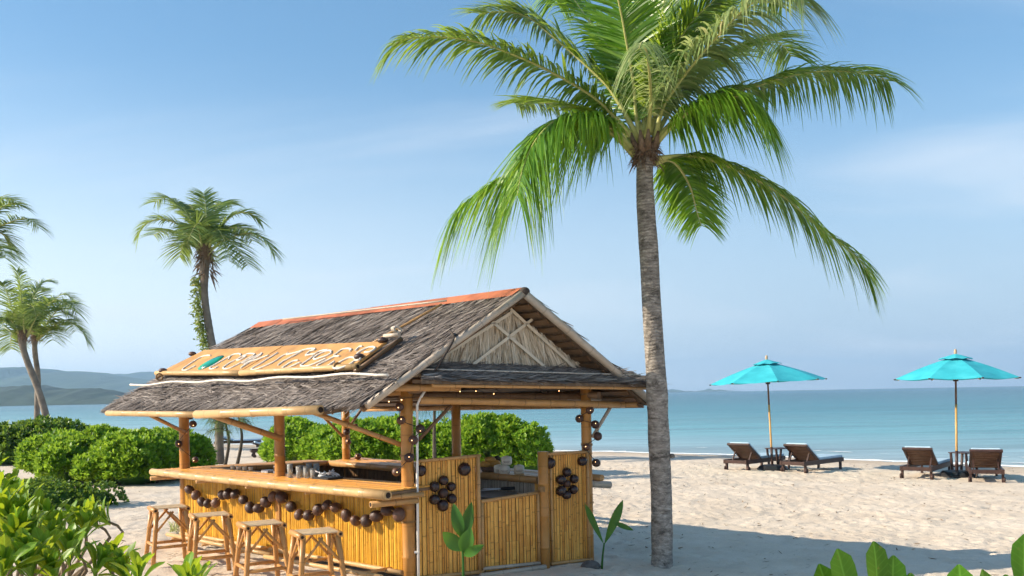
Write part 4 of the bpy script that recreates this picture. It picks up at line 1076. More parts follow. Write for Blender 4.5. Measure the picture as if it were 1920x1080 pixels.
# near edge strands beside the verge cane
N = 420
aa = g.random(N) * 0.02; bb = g.random(N)
Bs = np.array([grid_left(a, b) for a, b in zip(aa, bb)]); dd = unit(CORN - RIDGE_N)
Ds = dd + g.normal(size=(N, 3)) * 0.10 - EV3 * g.uniform(0.0, 0.18, (N, 1))
v1 = blades(Bs + RN * 0.03, Ds, np.cross(unit(Ds), RN), g.uniform(0.15, 0.4, N), 0.014, ((0, 0.8), (0.5, 1), (1, 0.2)))
o = link("thatch_fringe", raw_mesh("thatch_fringe", *v1, "thatch"), roofo); stuff(o)

# orange ridge sheets, in two lengths
def ridge_sheet(v0, v1, up):
    m_ = MB()
    r0, r1 = H(1.227, v0, 3.10 + up - 0.006 * v0), H(1.227, v1, 3.10 + up - 0.006 * v1)
    a0, a1 = roof_l(1.09, v0, 0.03 + up), roof_l(1.09, v1, 0.03 + up)
    a0[2] = r0[2] - 0.088; a1[2] = r1[2] - 0.088
    b0, b1 = H(1.37, v0, r0[2] - 0.10), H(1.37, v1, r1[2] - 0.10)
    up_ = np.array([0, 0, 0.035])
    pts_ = [a0 + up_, a1 + up_, r0 + up_, r1 + up_, b0 + up_, b1 + up_]
    pts_ += [p - np.array([0, 0, 0.008]) for p in pts_]
    m_.add(pts_, [(0, 1, 3, 2), (2, 3, 5, 4), (6, 8, 9, 7), (8, 10, 11, 9), (0, 2, 8, 6), (2, 4, 10, 8), (1, 7, 9, 3), (3, 9, 11, 5), (0, 6, 7, 1), (4, 5, 11, 10)])
    return m_.build("ridge_sheet", "ridge_sheet", roofo)
ridge_sheet(-0.33, 2.3, 0.004); ridge_sheet(2.22, 4.35, 0.0); ridge_sheet(4.28, 4.93, 0.006)
m_ = MB(); m_.cane(roof_l(1.05, 4.0, 0.06), roof_l(1.0, 0.6, 0.07), 0.011, 8, 0.4); m_.build("holding_cane", "bamboo_grey", roofo)
m_ = MB(); m_.cane(roof_l(0.95, 0.62, 0.06), roof_l(0.16, 0.85, 0.07), 0.014, 8, 0.3); m_.build("holding_cane", "bamboo_pole", roofo)
m_ = MB(); m_.tube(spline([roof_l(0.35, -0.25, 0.06), roof_l(0.25, -0.42, 0.02), roof_l(0.0, -0.45, -0.12)], 9), 0.012, 6); m_.build("loose_leaf", "thatch_base", roofo)
# white rope along the front slope
pts = [roof_l(-0.465 + 0.012 * math.sin(v * 2.1), v, 0.105 + 0.01 * math.sin(v * 5)) for v in np.linspace(-0.36, 5.22, 30)]
m_ = MB(); m_.tube(np.array(pts), 0.014, 7); m_.build("roof_rope", "rope_white", roofo)
# verge canes
m_ = MB(); m_.cane(RIDGE_N + np.array([0.01, -0.02, 0.0]), H(-0.72, -0.37, 1.865), 0.040, 12, 0.5); m_.build("verge_cane", "bamboo_grey", roofo)
m_ = MB(); m_.cane(H(1.21, -0.40, 3.055), H(3.13, -0.38, 1.815), 0.046, 12, 0.55); m_.build("verge_cane", "bamboo_grey", roofo)
m_ = MB(); m_.cane(H(1.20, -0.30, 3.00), H(-0.70, -0.27, 1.83), 0.030, 10, 0.5); m_.build("verge_cane", "bamboo_dark", roofo)
m_ = MB(); m_.ball(RIDGE_N + np.array([0.005, -0.03, 0.005]), (0.06, 0.06, 0.05), 10, 7); m_.build("ridge_end", "thatch_base", roofo)
# eave canes
m_ = MB(); m_.cane(H(-0.875, 5.00, 1.800), H(-0.885, 2.55, 1.785), 0.038, 12, 0.5); m_.build("eave_cane", "bamboo_pale", roofo)
a, b = H(-0.90, 2.56, 1.785), H(-0.875, 0.14, 1.835)
m_ = MB(); m_.cane(a, b, 0.050, 14, 0.55, 0.98); m_.build("eave_cane", "bamboo_pale", roofo)
d_ = MB(); hollow_shade(None, a, b, 0.05, d_); hollow_shade(None, b, a, 0.05, d_); d_.build("hollow_shade", "cane_hole_shade", roofo)
m_ = MB(); m_.cane(H(-0.72, 2.4, 1.795), H(-0.66, 0.0, 1.86), 0.03, 10, 0.5); m_.build("eave_cane", "bamboo_pole", roofo)
m_ = MB(); m_.cane(H(3.02, -0.25, 1.80), H(3.02, 5.0, 1.76), 0.035, 12, 0.5); m_.build("eave_cane", "bamboo_pole", roofo)
# rafters and battens under both slopes
for v in np.linspace(0.2, 4.7, 7):
    m_ = MB(); m_.cane(H(1.227, v, 2.99), H(-0.72, v, 1.80), 0.022, 8, 0.6); m_.build("rafter", "bamboo_dark", roofo)
    m_ = MB(); m_.cane(H(1.227, v, 2.99), H(2.98, v, 1.82), 0.022, 8, 0.6); m_.build("rafter", "bamboo_dark", roofo)
for t in np.linspace(0.06, 0.98, 15):
    p = RIDGE_N + (ER_N - RIDGE_N) * t; p2 = RIDGE_F + (ER_F - RIDGE_F) * t
    dz = np.array([0, 0, -0.075])
    m_ = MB(); m_.beam(p + dz + EV3 * 0.03, p2 + dz, 0.075, 0.018, NR); m_.build("batten", "bamboo_dark", roofo)

# gable wall: dry palm leaf behind a lattice of pale canes
gw = MB(); A_, B_, C_ = H(0.05, -0.05, 2.16), H(1.235, -0.05, 2.98), H(2.62, -0.05, 2.12)
t_ = -NV * 0.03
gw.add([A_, B_, C_, A_ + t_, B_ + t_, C_ + t_], [(0, 2, 1), (3, 4, 5), (0, 1, 4, 3), (1, 2, 5, 4), (2, 0, 3, 5)])
gwo = gw.build("gable_wall", "thatch_under", roofo)
g = np.random.default_rng(55); N = 2600
Bs = []; Ds = []
while len(Bs) < N:
    u = g.uniform(0.06, 2.55); top = 2.16 + (u - 0.05) / 1.185 * 0.82 if u < 1.235 else 2.98 - (u - 1.235) / 1.385 * 0.86
    z = top - abs(g.normal()) * 0.28
    if z < 2.2: z = g.uniform(2.2, max(2.22, top))
    Bs.append(H(u, -0.06 - g.uniform(0, 0.025), z))
    lean = (u - 1.15) * 0.55 + g.normal() * 0.16
    Ds.append(EU3 * lean + np.array([0, 0, -1]) + NV * g.uniform(0, 0.04))
Bs = np.array(Bs); Ds = unit(np.array(Ds))
Lz = np.minimum(g.uniform(0.2, 0.42, N), (Bs[:, 2] - 2.17) / np.abs(Ds[:, 2]))
v1 = blades(Bs, Ds, np.cross(Ds, NV) + NV * g.normal(size=(N, 1)) * 0.35, np.maximum(Lz, 0.05), g.uniform(0.008, 0.026, N), ((0, 0.7), (0.4, 1), (1, 0.3)))
o = link("dry_leaves", raw_mesh("dry_leaves", *v1, "gable_leaf"), gwo); stuff(o)
for (u0, z0, u1, z1) in ((0.231, 2.307, 1.272, 2.883), (0.74, 2.292, 1.644, 2.87), (1.231, 2.934, 2.181, 2.243), (0.965, 2.794, 1.731, 2.26)):
    m_ = MB(); m_.beam(H(u0, -0.125, z0), H(u1, -0.125, z1), 0.008, 0.034, np.cross(EU3, NV)); m_.build("lattice_cane", "bamboo_white", gwo)

# small skirt roof under the gable
SK = [H(0.13, -0.06, 2.29), H(2.80, -0.06, 2.225), H(3.02, -0.52, 2.045), H(-0.20, -0.50, 2.115)]
sk = MB(); sk.slab(SK, (0, 0, -0.035)); sko = sk.build("skirt_roof", "thatch_under", roofo)
SN = unit(np.cross(SK[1] - SK[0], SK[3] - SK[0])); SN = SN if SN[2] > 0 else -SN
def grid_skirt(a, b):
    t = SK[0] + (SK[1] - SK[0]) * a; e = SK[3] + (SK[2] - SK[3]) * a
    return t + (e - t) * b
v1 = thatch("thatch", grid_skirt, SN, 9, 420, 0.20, 0.016, 61, sko, 1.3, lift=(0.0, 0.12))
v2 = thatch("thatch", lambda a, b: grid_skirt(a, 0.92 + 0.08 * b), SN - np.array([0, 0, 0.5]), 2, 330, 0.10, 0.012, 62, sko, 0.6, lift=(-0.25, 0.0))
g2 = np.random.default_rng(63); N = 60
Bs = np.array([grid_skirt(0.97, b) for b in g2.random(N)]); Ds = EU3 + np.array([0, 0, -0.12]) + g2.normal(size=(N, 3)) * 0.12
v3 = blades(Bs + SN * 0.02, Ds, np.cross(unit(Ds), SN), g2.uniform(0.1, 0.3, N), 0.014, ((0, 0.8), (0.5, 1), (1, 0.2)))
o = link("thatch", raw_mesh("thatch", *join_blades([v1, v2, v3]), "thatch"), sko); stuff(o)
v4 = thatch("thatch", grid_skirt, SN, 9, 420, 0.20, 0.016, 64, sko, 1.3, lift=(0.04, 0.16))
o = link("thatch_strands", raw_mesh("thatch_strands", *v4, "thatch_pale"), sko); stuff(o)
m_ = MB(); m_.cane(H(-0.05, -0.47, 2.06), H(2.95, -0.48, 2.0), 0.020, 10, 0.5); m_.build("skirt_cane", "bamboo_pole", sko)
m_ = MB(); m_.tube(np.array([grid_skirt(a, 0.62) + SN * 0.055 for a in np.linspace(0.0, 1.0, 16)]), 0.009, 6); m_.build("skirt_rope", "rope", sko)
for u in np.linspace(0.3, 2.75, 7):
    m_ = MB(); m_.cane(H(u, -0.02, 2.18), H(u, -0.44, 2.045), 0.016, 8); m_.build("skirt_rafter", "bamboo_dark", sko)

# ------------------------------------------------------------------ sign on the roof
sign = thing("roof_sign", "long golden sign board with white rope lettering lying on the thatch", "sign", tuple(roof_l(-0.2, 2.6, 0.08)))
def sgn(u, v, off): return roof_l(u, v, off)
def board(c, name="board"):
    m_ = MB(); q = [sgn(u, v, 0.085) for u, v in c]; m_.slab(q, RN * 0.028); return m_.build(name, "sign_board", sign)
board(((-0.175, 4.93), (0.30, 4.68), (0.232, 2.615), (-0.268, 2.695)))
board(((-0.272, 2.665), (0.230, 2.585), (0.140, 0.49), (-0.268, 0.43)))
a, b = sgn(-0.20, 5.05, 0.10), sgn(-0.31, 2.66, 0.10)
m_ = MB(); m_.cane(a, b, 0.034, 12, 0.4); m_.build("bottom_cane", "bamboo_pale", sign)
a, b = sgn(-0.31, 2.65, 0.10), sgn(-0.305, 0.36, 0.10)
m_ = MB(); m_.cane(a, b, 0.036, 12, 0.4); m_.build("bottom_cane", "bamboo_pale", sign)
d_ = MB(); hollow_shade(None, a, b, 0.036, d_); d_.build("hollow_shade", "cane_hole_shade", sign)
m_ = MB(); m_.cane(sgn(-0.33, 0.38, 0.06), sgn(0.27, 0.42, 0.06), 0.026, 10, 0.3); m_.build("side_cane", "bamboo_dark", sign)
m_ = MB(); m_.cane(sgn(-0.24, 4.98, 0.06), sgn(0.36, 4.70, 0.06), 0.02, 10, 0.3); m_.build("side_cane", "bamboo_dark", sign)
m_ = MB(); m_.cane(sgn(0.19, 0.60, 0.13), sgn(0.20, 0.36, 0.13), 0.026, 10, 0.2); m_.build("top_cane", "bamboo_grey", sign)
for (u, v, r) in ((-0.175, 0.52, 0.062), (0.12, 0.53, 0.062), (-0.20, 4.86, 0.058), (0.18, 4.80, 0.055)):
    m_ = MB(); c = sgn(u, v, 0.125); m_.ball(c, (r, r, r * 0.62), 16, 10, True, 0.01, int(v * 100)); m_.build("coconut_half", "coconut", sign)
for (v) in (0.72, 4.75):
    c = sgn(-0.30, v, 0.10)
    a_ = np.linspace(0, 2 * np.pi, 16)
    m_ = MB(); m_.tube(np.array([c + RN * 0.046 * math.cos(t) + unit(np.cross(RN, EV3)) * 0.046 * math.sin(t) for t in a_]), 0.012, 7); m_.build("rope_tie", "rope_brown", sign)
m_ = MB(); c = sgn(0.245, 0.47, 0.16)
for k in range(4):
    a_ = np.linspace(0, 2 * np.pi, 14)
    m_.tube(np.array([c + RN * 0.035 * math.cos(t) + EU3 * (0.045 * math.sin(t)) + EV3 * (0.012 * k - 0.02) for t in a_]), 0.010, 6)
m_.build("rope_tie", "rope", sign)
LOW = RN * -0.014
for s in STROKES:
    m_ = MB(); P = spline(s, max(8, len(s) * 4)) + LOW
    m_.tube(P, 0.0125, 7); m_.build("rope_letter", "rope_white", sign)
ov = MB(); P = np.array(OVAL) + LOW; c = P.mean(0)
ov.add(np.vstack([P, P * 0.55 + c * 0.45 + RN * 0.016, [c + RN * 0.02], P - RN * 0.012]),
       [(i, (i + 1) % 28, 28 + (i + 1) % 28, 28 + i) for i in range(28)] + [(28 + i, 28 + (i + 1) % 28, 56) for i in range(28)] + [(57 + i, 57 + (i + 1) % 28, (i + 1) % 28, i) for i in range(28)], None, True)
o = ov.build("letter_oval", "green_oval", sign); o["label"] = "glossy green oval standing for a letter O"

# ------------------------------------------------------------------ coconuts
def coco_mesh(name, mat, seed, r=1.0, half=False):
    m_ = MB(); m_.ball((0, 0, 0), (r, r, r * 1.08), 18, 12, True, 0.02, seed)
    return m_.mesh(name, mat)
COCO = [coco_mesh("coconut", "coconut", s) for s in range(4)]
SHELL = [coco_mesh("shell", "shell_polished", 10 + s) for s in range(3)]
def place(name, me, parent, c, r, sc=(1, 1, 1), rot=None):
    o = bpy.data.objects.new(name, me); COL.objects.link(o)
    if parent is not None:
        o.parent = parent; o.matrix_parent_inverse = parent_world(parent).inverted()
    o.location = c; o.scale = (r * sc[0], r * sc[1], r * sc[2])
    o.rotation_euler = rot if rot is not None else (random.uniform(0, 6), random.uniform(0, 6), random.uniform(0, 6))
    return o

gl = thing("coconut_garland", "wavy garland of brown coconuts hung along the yellow counter front", "garland", tuple(H(-0.14, 2.2, 0.7)))
cs = []
for i, (v, z) in enumerate(GARLAND):
    c = H(-0.135, v, z); cs.append(c + np.array([0, 0, 0.01]))
    place("coconut", COCO[i % 4], gl, c, 0.058 + 0.014 * random.random(), (random.uniform(0.9, 1.08), random.uniform(0.9, 1.08), random.uniform(1.0, 1.16)))
m_ = MB(); m_.tube(spline(cs, 120), 0.006, 6); m_.build("cord", "rope_brown", gl)

def flower(pts, label):
    c = H(pts[-1][0], -0.09, pts[-1][1])
    fl = thing("coconut_flower", label, "ornament", tuple(c), "coconut flowers on the gable panels")
    for i, (u, z, r) in enumerate(pts):
        last = i == len(pts) - 1
        o = place("coconut_husk" if last else "coconut_shell", COCO[1] if last else SHELL[i % 3], fl, H(u, -0.075, z), r * 1.02, (1, 1, 1))
    return fl
flower(FLOWER_A, "flower of polished coconut shells on the panel beside the near post")
flower(FLOWER_B, "flower of polished coconut shells on the panel right of the gate post")
for (u, z, r), lb in zip(SHELLS, ("single polished coconut shell right beside the white pipe", "single polished coconut shell in the upper right corner of the near panel",
                                  "single polished coconut shell beside the top of the gate post", "single polished coconut shell in the seaward top corner of the right panel")):
    o = place("coconut_shell", SHELL[0], None, H(u, -0.07, z), r, (1, 1, 1))
    tag(o, lb, "coconut", "single shells on the gable panels")

def light_string(pts, label, r=0.048):
    t = thing("coconut_light_string", label, "string light", pts[0], "coconut lights wound round the posts")
    for i, p in enumerate(pts):
        s = place("coconut_shell", COCO[(i + 1) % 4], t, p, r * random.uniform(0.9, 1.12), (1, 1, 1))
        d = unit(V3((0, 0, CAM_H)) - V3(p)) * 0.6 + V3((random.uniform(-.4, .4), -0.3, random.uniform(-0.4, 0.3)))
        m_ = MB(); m_.ball(V3(p) + unit(d) * r * 0.98, 0.0058, 8, 6); m_.build("bulb", "bulb", s)
    m_ = MB(); m_.tube(spline(pts, 40), 0.004, 5); m_.build("wire", "black_plastic", t)
    return t
light_string(LIGHT_NEAR, "coconut shell lights on the near corner post with the white pipe")
light_string(LIGHT_RIGHT, "coconut shell lights on the post nearest the leaning palm trunk")
light_string(LIGHT_LEFT, "coconut shell lights on the leftmost post above the counter end")
light_string(LIGHT_BACK, "coconut shell lights on the back corner post before the green hedge")
fairy = [H(u, -0.30, 1.985 - 0.02 * math.sin(u * 9)) for u in (0.42, 0.62, 0.85, 1.75)]
t = thing("eave_light_string", "tiny warm bulbs strung under the skirt roof", "string light", tuple(fairy[0]))
for p in fairy:
    m_ = MB(); m_.ball(p, 0.006, 8, 6); m_.build("bulb", "bulb", t)
m_ = MB(); m_.tube(spline([p + np.array([0, 0, 0.012]) for p in fairy], 40), 0.003, 5); m_.build("wire", "black_plastic", t)
fairy = [H(-0.35, -0.2, 1.905), H(-0.22, -0.22, 1.92), H(-0.05, -0.2, 1.93)]
t = thing("eave_light_string", "two warm bulbs under the near roof corner left of the post", "string light", tuple(fairy[0]))
for p in fairy[:2]:
    m_ = MB(); m_.ball(p, 0.007, 8, 6); m_.build("bulb", "bulb", t)
m_ = MB(); m_.tube(spline([p + np.array([0, 0, 0.012]) for p in fairy], 20), 0.003, 5); m_.build("wire", "black_plastic", t)

# ------------------------------------------------------------------ stools
def stool_parts():
    """Bamboo bar stool, local frame: x = u direction, y = v direction, height 0.70."""
    out = []
    s = 0.172; Ht = 0.70
    def C(a, b, r, name, mat="bamboo_stool", n=10, step=0.3):
        m_ = MB(); m_.cane(a, b, r, n, step); out.append((name, m_.mesh(name, mat)))
    m_ = MB()
    k = 9
    for i in range(k):
        y0 = -s - 0.0 + (2 * s) * i / k
        m_.box((0, y0 + s / k, Ht - 0.012 + 0.002 * (i % 2)), (2 * s + 0.03, 2 * s / k * 0.93, 0.012))
    out.append(("seat", m_.mesh("seat", "stool_seat")))
    for sx in (-1, 1):
        C((sx * (s + 0.012), -s - 0.03, Ht - 0.03), (sx * (s + 0.012), s + 0.03, Ht - 0.03), 0.029, "seat_rail")
        m_ = MB()
        for sy in (-1, 1):
            y = sy * (s + 0.03)
            m_.tube([(sx * (s + 0.012), y, Ht - 0.03), (sx * (s + 0.012), y + sy * 0.002, Ht - 0.03)], 0.015, 10)
        out.append(("rail_end", m_.mesh("rail_end", "cane_hole_shade")))
    ft = 0.235
    for sx in (-1, 1):
        for sy in (-1, 1):
            C((sx * (s - 0.005), sy * (s - 0.01), Ht - 0.045), (sx * ft, sy * ft, -0.02), 0.0265, "leg", step=0.24)
    def on_leg(sx, sy, z):
        t = (Ht - 0.045 - z) / (Ht - 0.025)
        return (sx * (s - 0.005 + (ft - s + 0.005) * t), sy * (s - 0.01 + (ft - s + 0.01) * t), z)
    for (a, b, z) in (((-1, -1), (1, -1), 0.235), ((1, -1), (1, 1), 0.20), ((1, 1), (-1, 1), 0.235), ((-1, 1), (-1, -1), 0.255)):
        C(on_leg(*a, z), on_leg(*b, z), 0.019, "stretcher")
    # V braces on every side: from the middle of the seat edge down to both legs
    for (a, b) in (((-1, -1), (1, -1)), ((1, -1), (1, 1)), ((1, 1), (-1, 1)), ((-1, 1), (-1, -1))):
        pa, pb = V3(on_leg(*a, 0.40)), V3(on_leg(*b, 0.40))
        ta, tb = V3(on_leg(*a, Ht - 0.055)), V3(on_leg(*b, Ht - 0.055))
        C(pa, ta + (tb - ta) * 0.56, 0.0135, "brace", n=8)
        C(pb, tb + (ta - tb) * 0.56, 0.0135, "brace", n=8)
    return out
STOOL = stool_parts()
ang_h = math.atan2(EU[1], EU[0])
for (u, v, rz, lb) in ((-1.047, 2.964, 0.05, "bamboo bar stool at the far left, first before the bush path"),
                       (-1.129, 1.83, -0.03, "second bamboo bar stool from the left before the garland"),
                       (-1.18, 0.72, 0.02, "third bamboo bar stool from the left before the garland"),
                       (-1.19, -0.24, -0.02, "rightmost and nearest bamboo bar stool by the counter end")):
    p = H(u, v, 0)
    st = thing("bar_stool", lb, "stool", (p[0], p[1], gz(p[0], p[1])), "bar stools along the counter")
    st.rotation_euler = (0, 0, ang_h - 0.10 + rz)
    for nm, me in STOOL:
        o = bpy.data.objects.new(nm, me); COL.objects.link(o); o.parent = st

# ------------------------------------------------------------------ things on the counter
def glass_mesh(h, r0, r1):
    m_ = MB(); m_.lathe([(0.001, 0.0), (r0, 0.0), (r1, h), (r1 - 0.003, h), (r0 - 0.004, 0.012), (0.001, 0.012)], n=18); return m_.mesh("glass", "clear_glass")
GL = [glass_mesh(0.165, 0.028, 0.036), glass_mesh(0.14, 0.03, 0.036), glass_mesh(0.12, 0.033, 0.04)]
CTZ = 1.006
gpos = [(-0.06, 2.05, 0, "leftmost tall clear glass beside the middle post"), (0.05, 2.0, 1, "clear glass just behind the leftmost tall glass"), (-0.04, 1.90, 1, "short clear glass in front of the taller ones"),
        (0.10, 1.92, 0, "tall clear glass at the back of the group"), (-0.01, 1.80, 1, "clear glass second from the tray"), (0.12, 1.80, 0, "tallest looking clear glass right behind the tray side"), (0.03, 1.72, 2, "squat clear glass right beside the tray")]
for (u, v, k, lb) in gpos:
    o = link("glass", GL[k], None, tuple(H(u, v, CTZ))); tag(o, lb, "glass", "glasses on the counter")
tr = thing("cutlery_tray", "small dark tray heaped with shiny wrapped straws", "tray", tuple(H(0.08, 1.5, CTZ)))
m_ = MB(); m_.box(H(0.08, 1.52, CTZ + 0.012), (0.30, 0.22, 0.022), np.array([EV3, NU, (0, 0, 1)]).T); m_.build("tray", "black_plastic", tr)
g = np.random.default_rng(71)
for k in range(22):
    c = H(0.08 + g.uniform(-0.08, 0.08), 1.52 + g.uniform(-0.11, 0.11), CTZ + 0.035 + g.uniform(0, 0.05))
    d = unit(g.normal(size=3) * np.array([1, 1, 0.35])) * g.uniform(0.035, 0.06)
    m_ = MB(); m_.tube([c - d, c + d], 0.006, 6); m_.build("straw", "white_plastic", tr)
bx_ = thing("napkin_box", "small white napkin box left of the middle post", "box", tuple(H(0.22, 2.75, CTZ)))
m_ = MB(); m_.box(H(0.22, 2.75, CTZ + 0.05), (0.12, 0.10, 0.09), np.array([EV3, NU, (0, 0, 1)]).T); m_.build("body", "white_plastic", bx_)
m_ = MB(); m_.box(H(0.215, 2.75, CTZ + 0.055) - NU * 0.052, (0.08, 0.008, 0.05), np.array([EV3, NU, (0, 0, 1)]).T); m_.build("opening", "black_plastic", bx_)
np_ = MB()
for k in range(5): np_.box(H(0.22, 3.0, CTZ + 0.006 + k * 0.006), (0.15, 0.12, 0.004), np.array([EV3, NU, (0, 0, 1)]).T)
tag(np_.build("napkin_stack", "white_plastic"), "low stack of white napkins beside the napkin box", "napkins")
for k, cl in enumerate(("nearest", "second nearest", "second farthest", "farthest")):
    c = H(0.24, 3.45 + k * 0.15, CTZ)
    m_ = MB(); m_.lathe([(0.001, 0), (0.024, 0), (0.032, 0.05), (0.029, 0.05), (0.021, 0.006), (0.001, 0.006)], c, 14)
    o = m_.build("cup", "ceramic"); tag(o, cl + " small white cup in the row toward the far counter end", "cup", "row of cups on the counter")
# till / dark box near the back, half hidden by the near post
tl = thing("till", "black angled till behind the near post inside the bar", "till", tuple(H(1.1, 1.2, 0.75)))
Rb = np.array([EV3, NU, (0, 0, 1)]).T
m_ = MB(); m_.slab([H(1.32, 0.95, 0.772), H(1.32, 1.45, 0.772), H(1.62, 1.45, 0.772), H(1.62, 0.95, 0.772)], (0, 0, 0.05)); m_.build("base", "black_plastic", tl)
m_ = MB(); m_.slab([H(1.40, 0.95, 0.82), H(1.40, 1.45, 0.82), H(1.55, 1.45, 1.05), H(1.55, 0.95, 1.05)], NU * 0.025); m_.build("screen", "black_plastic", tl)
# tongs on the steel work surface
tg = thing("tongs", "pair of silver tongs on the dark work surface behind the gate", "tongs", tuple(H(1.85, 0.75, 0.76)))
m_ = MB(); m_.tube([H(1.80, 1.0, 0.79), H(1.86, 0.75, 0.80)], 0.007, 6); m_.build("arm", "white_plastic", tg)
m_ = MB(); m_.tube([H(1.72, 0.95, 0.775), H(1.86, 0.75, 0.80)], 0.007, 6); m_.build("arm", "white_plastic", tg)
m_ = MB(); m_.tube([H(1.86, 0.75, 0.80), H(1.92, 0.6, 0.81)], 0.02, 8); m_.build("handle", "black_plastic", tg)
# fruit basket and pyramid of pots on the back counter
BZ = 0.952
fb = thing("fruit_basket", "dark basket of golden fruit topped with a pineapple crown", "fruit basket", tuple(H(2.25, 1.38, BZ)))
c = H(2.25, 1.38, BZ)
m_ = MB(); m_.lathe([(0.001, 0.0), (0.10, 0.0), (0.145, 0.075), (0.135, 0.075), (0.095, 0.012), (0.001, 0.012)], c, 22); m_.build("basket", "basket", fb)
for (dx, dy, dz, r, mt) in ((-0.06, -0.03, 0.10, (0.085, 0.05, 0.05), "fruit_gold"), (0.06, -0.02, 0.11, (0.08, 0.05, 0.052), "fruit_gold"), (0.0, 0.05, 0.12, (0.07, 0.06, 0.055), "fruit_gold"), (0.0, -0.04, 0.165, (0.075, 0.045, 0.04), "fruit_gold"), (0.09, 0.03, 0.17, (0.05, 0.04, 0.04), "fruit_dark")):
    m_ = MB(); m_.ball(c + np.array([dx, dy, dz]), r, 12, 8); m_.build("fruit", mt, fb)
g = np.random.default_rng(72); N = 30
D_ = np.stack([g.normal(size=N) * 0.35, g.normal(size=N) * 0.35, np.ones(N)], 1)
v1 = blades(np.repeat([c + np.array([-0.03, 0, 0.17])], N, 0), D_, np.cross(unit(D_), g.normal(size=(N, 3))), g.uniform(0.09, 0.16, N), 0.022, ((0, 1), (0.5, 0.8), (1, 0.05)))
o = link("pineapple_crown", raw_mesh("pineapple_crown", *v1, "needle"), fb)
def pot(u, v, z, lb):
    c = H(u, v, z)
    t = thing("pot", lb, "pot", tuple(c), "pots stacked on the back counter")
    m_ = MB(); m_.lathe([(0.001, 0.0), (0.052, 0.0), (0.066, 0.02), (0.068, 0.085), (0.058, 0.10), (0.001, 0.10)], c, 20); m_.build("body", "ceramic", t)
    m_ = MB(); m_.lathe([(0.001, 0.118), (0.02, 0.116), (0.062, 0.104), (0.062, 0.096)], c, 20); m_.build("lid", "ceramic", t)
    m_ = MB()
    d = unit(np.array([-c[0], -c[1], 0])); sd = np.cross(d, (0, 0, 1))
    for k, w in ((0.052, 0.042), (0.038, 0.030)):
        for i in range(6):
            a = (i - 2.5) / 2.5 * w / 0.068
            q = c + (d * math.cos(a) + sd * math.sin(a)) * 0.0685 + np.array([0, 0, k])
            m_.box(q, (0.007, 0.007, 0.007))
    m_.build("print", "ceramic_print", t)
pot(2.13, 1.09, BZ, "white pot at the left of the pot pyramid, beside the fruit basket")
pot(2.08, 0.94, BZ, "white pot in the middle of the lower row of the pyramid")
pot(2.23, 0.86, BZ, "white pot at the right of the lower row of the pyramid")
pot(2.15, 0.98, BZ + 0.112, "white pot on top of the pot pyramid")
lg_ = MB(); lg_.cane(H(2.45, 0.25, 0.86), H(2.95, 0.12, 0.80), 0.045, 12); o = lg_.build("bamboo_offcut", "bamboo_grey"); tag(o, "weathered cane end jutting out past the seaward post", "cane")

# ------------------------------------------------------------------ palms
def frond(parent, curve, mat, nleaf, lmax, wid, droop, seed, r0=0.022, mat_r="rachis", gap=0.14, cut=0.93, k=26):
    g = np.random.default_rng(seed)
    P = spline(curve, 60)[:max(4, int(60 * cut))]
    P = P[np.linspace(0, len(P) - 1, k).round().astype(int)]
    T = unit(np.gradient(P, axis=0))
    L = np.concatenate([[0], np.cumsum(np.linalg.norm(np.diff(P, axis=0), axis=1))]); tot = L[-1]
    out = P[-1] - P[0]; out[2] = 0
    if np.linalg.norm(out) < 0.15: out = np.array([0.3, -1, 0.0])
    side = unit(np.cross(unit(out), (0, 0, 1)))
    parts = []
    for s in (-1, 1):
        t = np.clip(gap + (1 - gap) * (np.arange(nleaf) + g.random(nleaf) * 0.7) / nleaf, 0, 1)
        idx = t * (k - 1); i0 = np.minimum(idx.astype(int), k - 2); fr_ = (idx - i0)[:, None]
        B = P[i0] * (1 - fr_) + P[i0 + 1] * fr_
        Tt = unit(T[i0] * (1 - fr_) + T[i0 + 1] * fr_)
        sd = unit(side[None] - Tt * (Tt @ side)[:, None])
        Nn = unit(np.cross(sd, Tt))
        fwd = (0.42 + 0.55 * t ** 1.5)[:, None] + g.normal(size=(nleaf, 1)) * 0.10
        D = unit(sd * s + Tt * fwd + Nn * (0.28 - 0.1 * t)[:, None] + g.normal(size=(nleaf, 3)) * 0.07)
        prof_l = np.interp(t, [0, gap, gap + 0.12, 0.42, 0.75, 1.0], [0.3, 0.45, 0.85, 1.0, 0.88, 0.60])
        ln = lmax * prof_l * g.uniform(0.82, 1.12, nleaf)
        bend = np.array([0, 0, -1.0])[None] * (droop * g.uniform(0.6, 1.35, nleaf))[:, None]
        S = unit(np.cross(D, Nn) + Nn * g.normal(size=(nleaf, 1)) * 0.45)
        W = wid * np.interp(t, [0, 0.3, 1], [0.7, 1, 0.55]) * g.uniform(0.75, 1.2, nleaf)
        parts.append(blades(B, D, S, ln, W, ((0, 0.55), (0.18, 1), (0.42, 0.95), (0.68, 0.62), (0.88, 0.28), (1.0, 0.04)), bend))
    fo_ = link("frond", raw_mesh("frond", *join_blades(parts), mat), parent)
    m_ = MB(); rr = r0 * np.interp(np.linspace(0, 1, k), [0, 0.06, 0.2, 1], [2.1, 1.5, 1.0, 0.18]); m_.tube(P, rr, 7); m_.build("rachis", mat_r, fo_)
    return fo_

def trunk(parent, pts, radii, mat, k=90, seed=0, rings=0.0, nseg=18):
    P = spline(pts, k)
    t = np.linspace(0, 1, k)
    g = np.random.default_rng(seed)
    r = np.interp(t, [q[0] for q in radii], [q[1] for q in radii])
    r = r * (1 + 0.025 * np.interp(t, np.linspace(0, 1, 24), g.normal(size=24))) * (1 + rings * np.where(np.arange(k) % 2 == 0, 1, -1))
    m_ = MB(); m_.tube(P, r, nseg); return m_.build("trunk", mat, parent)

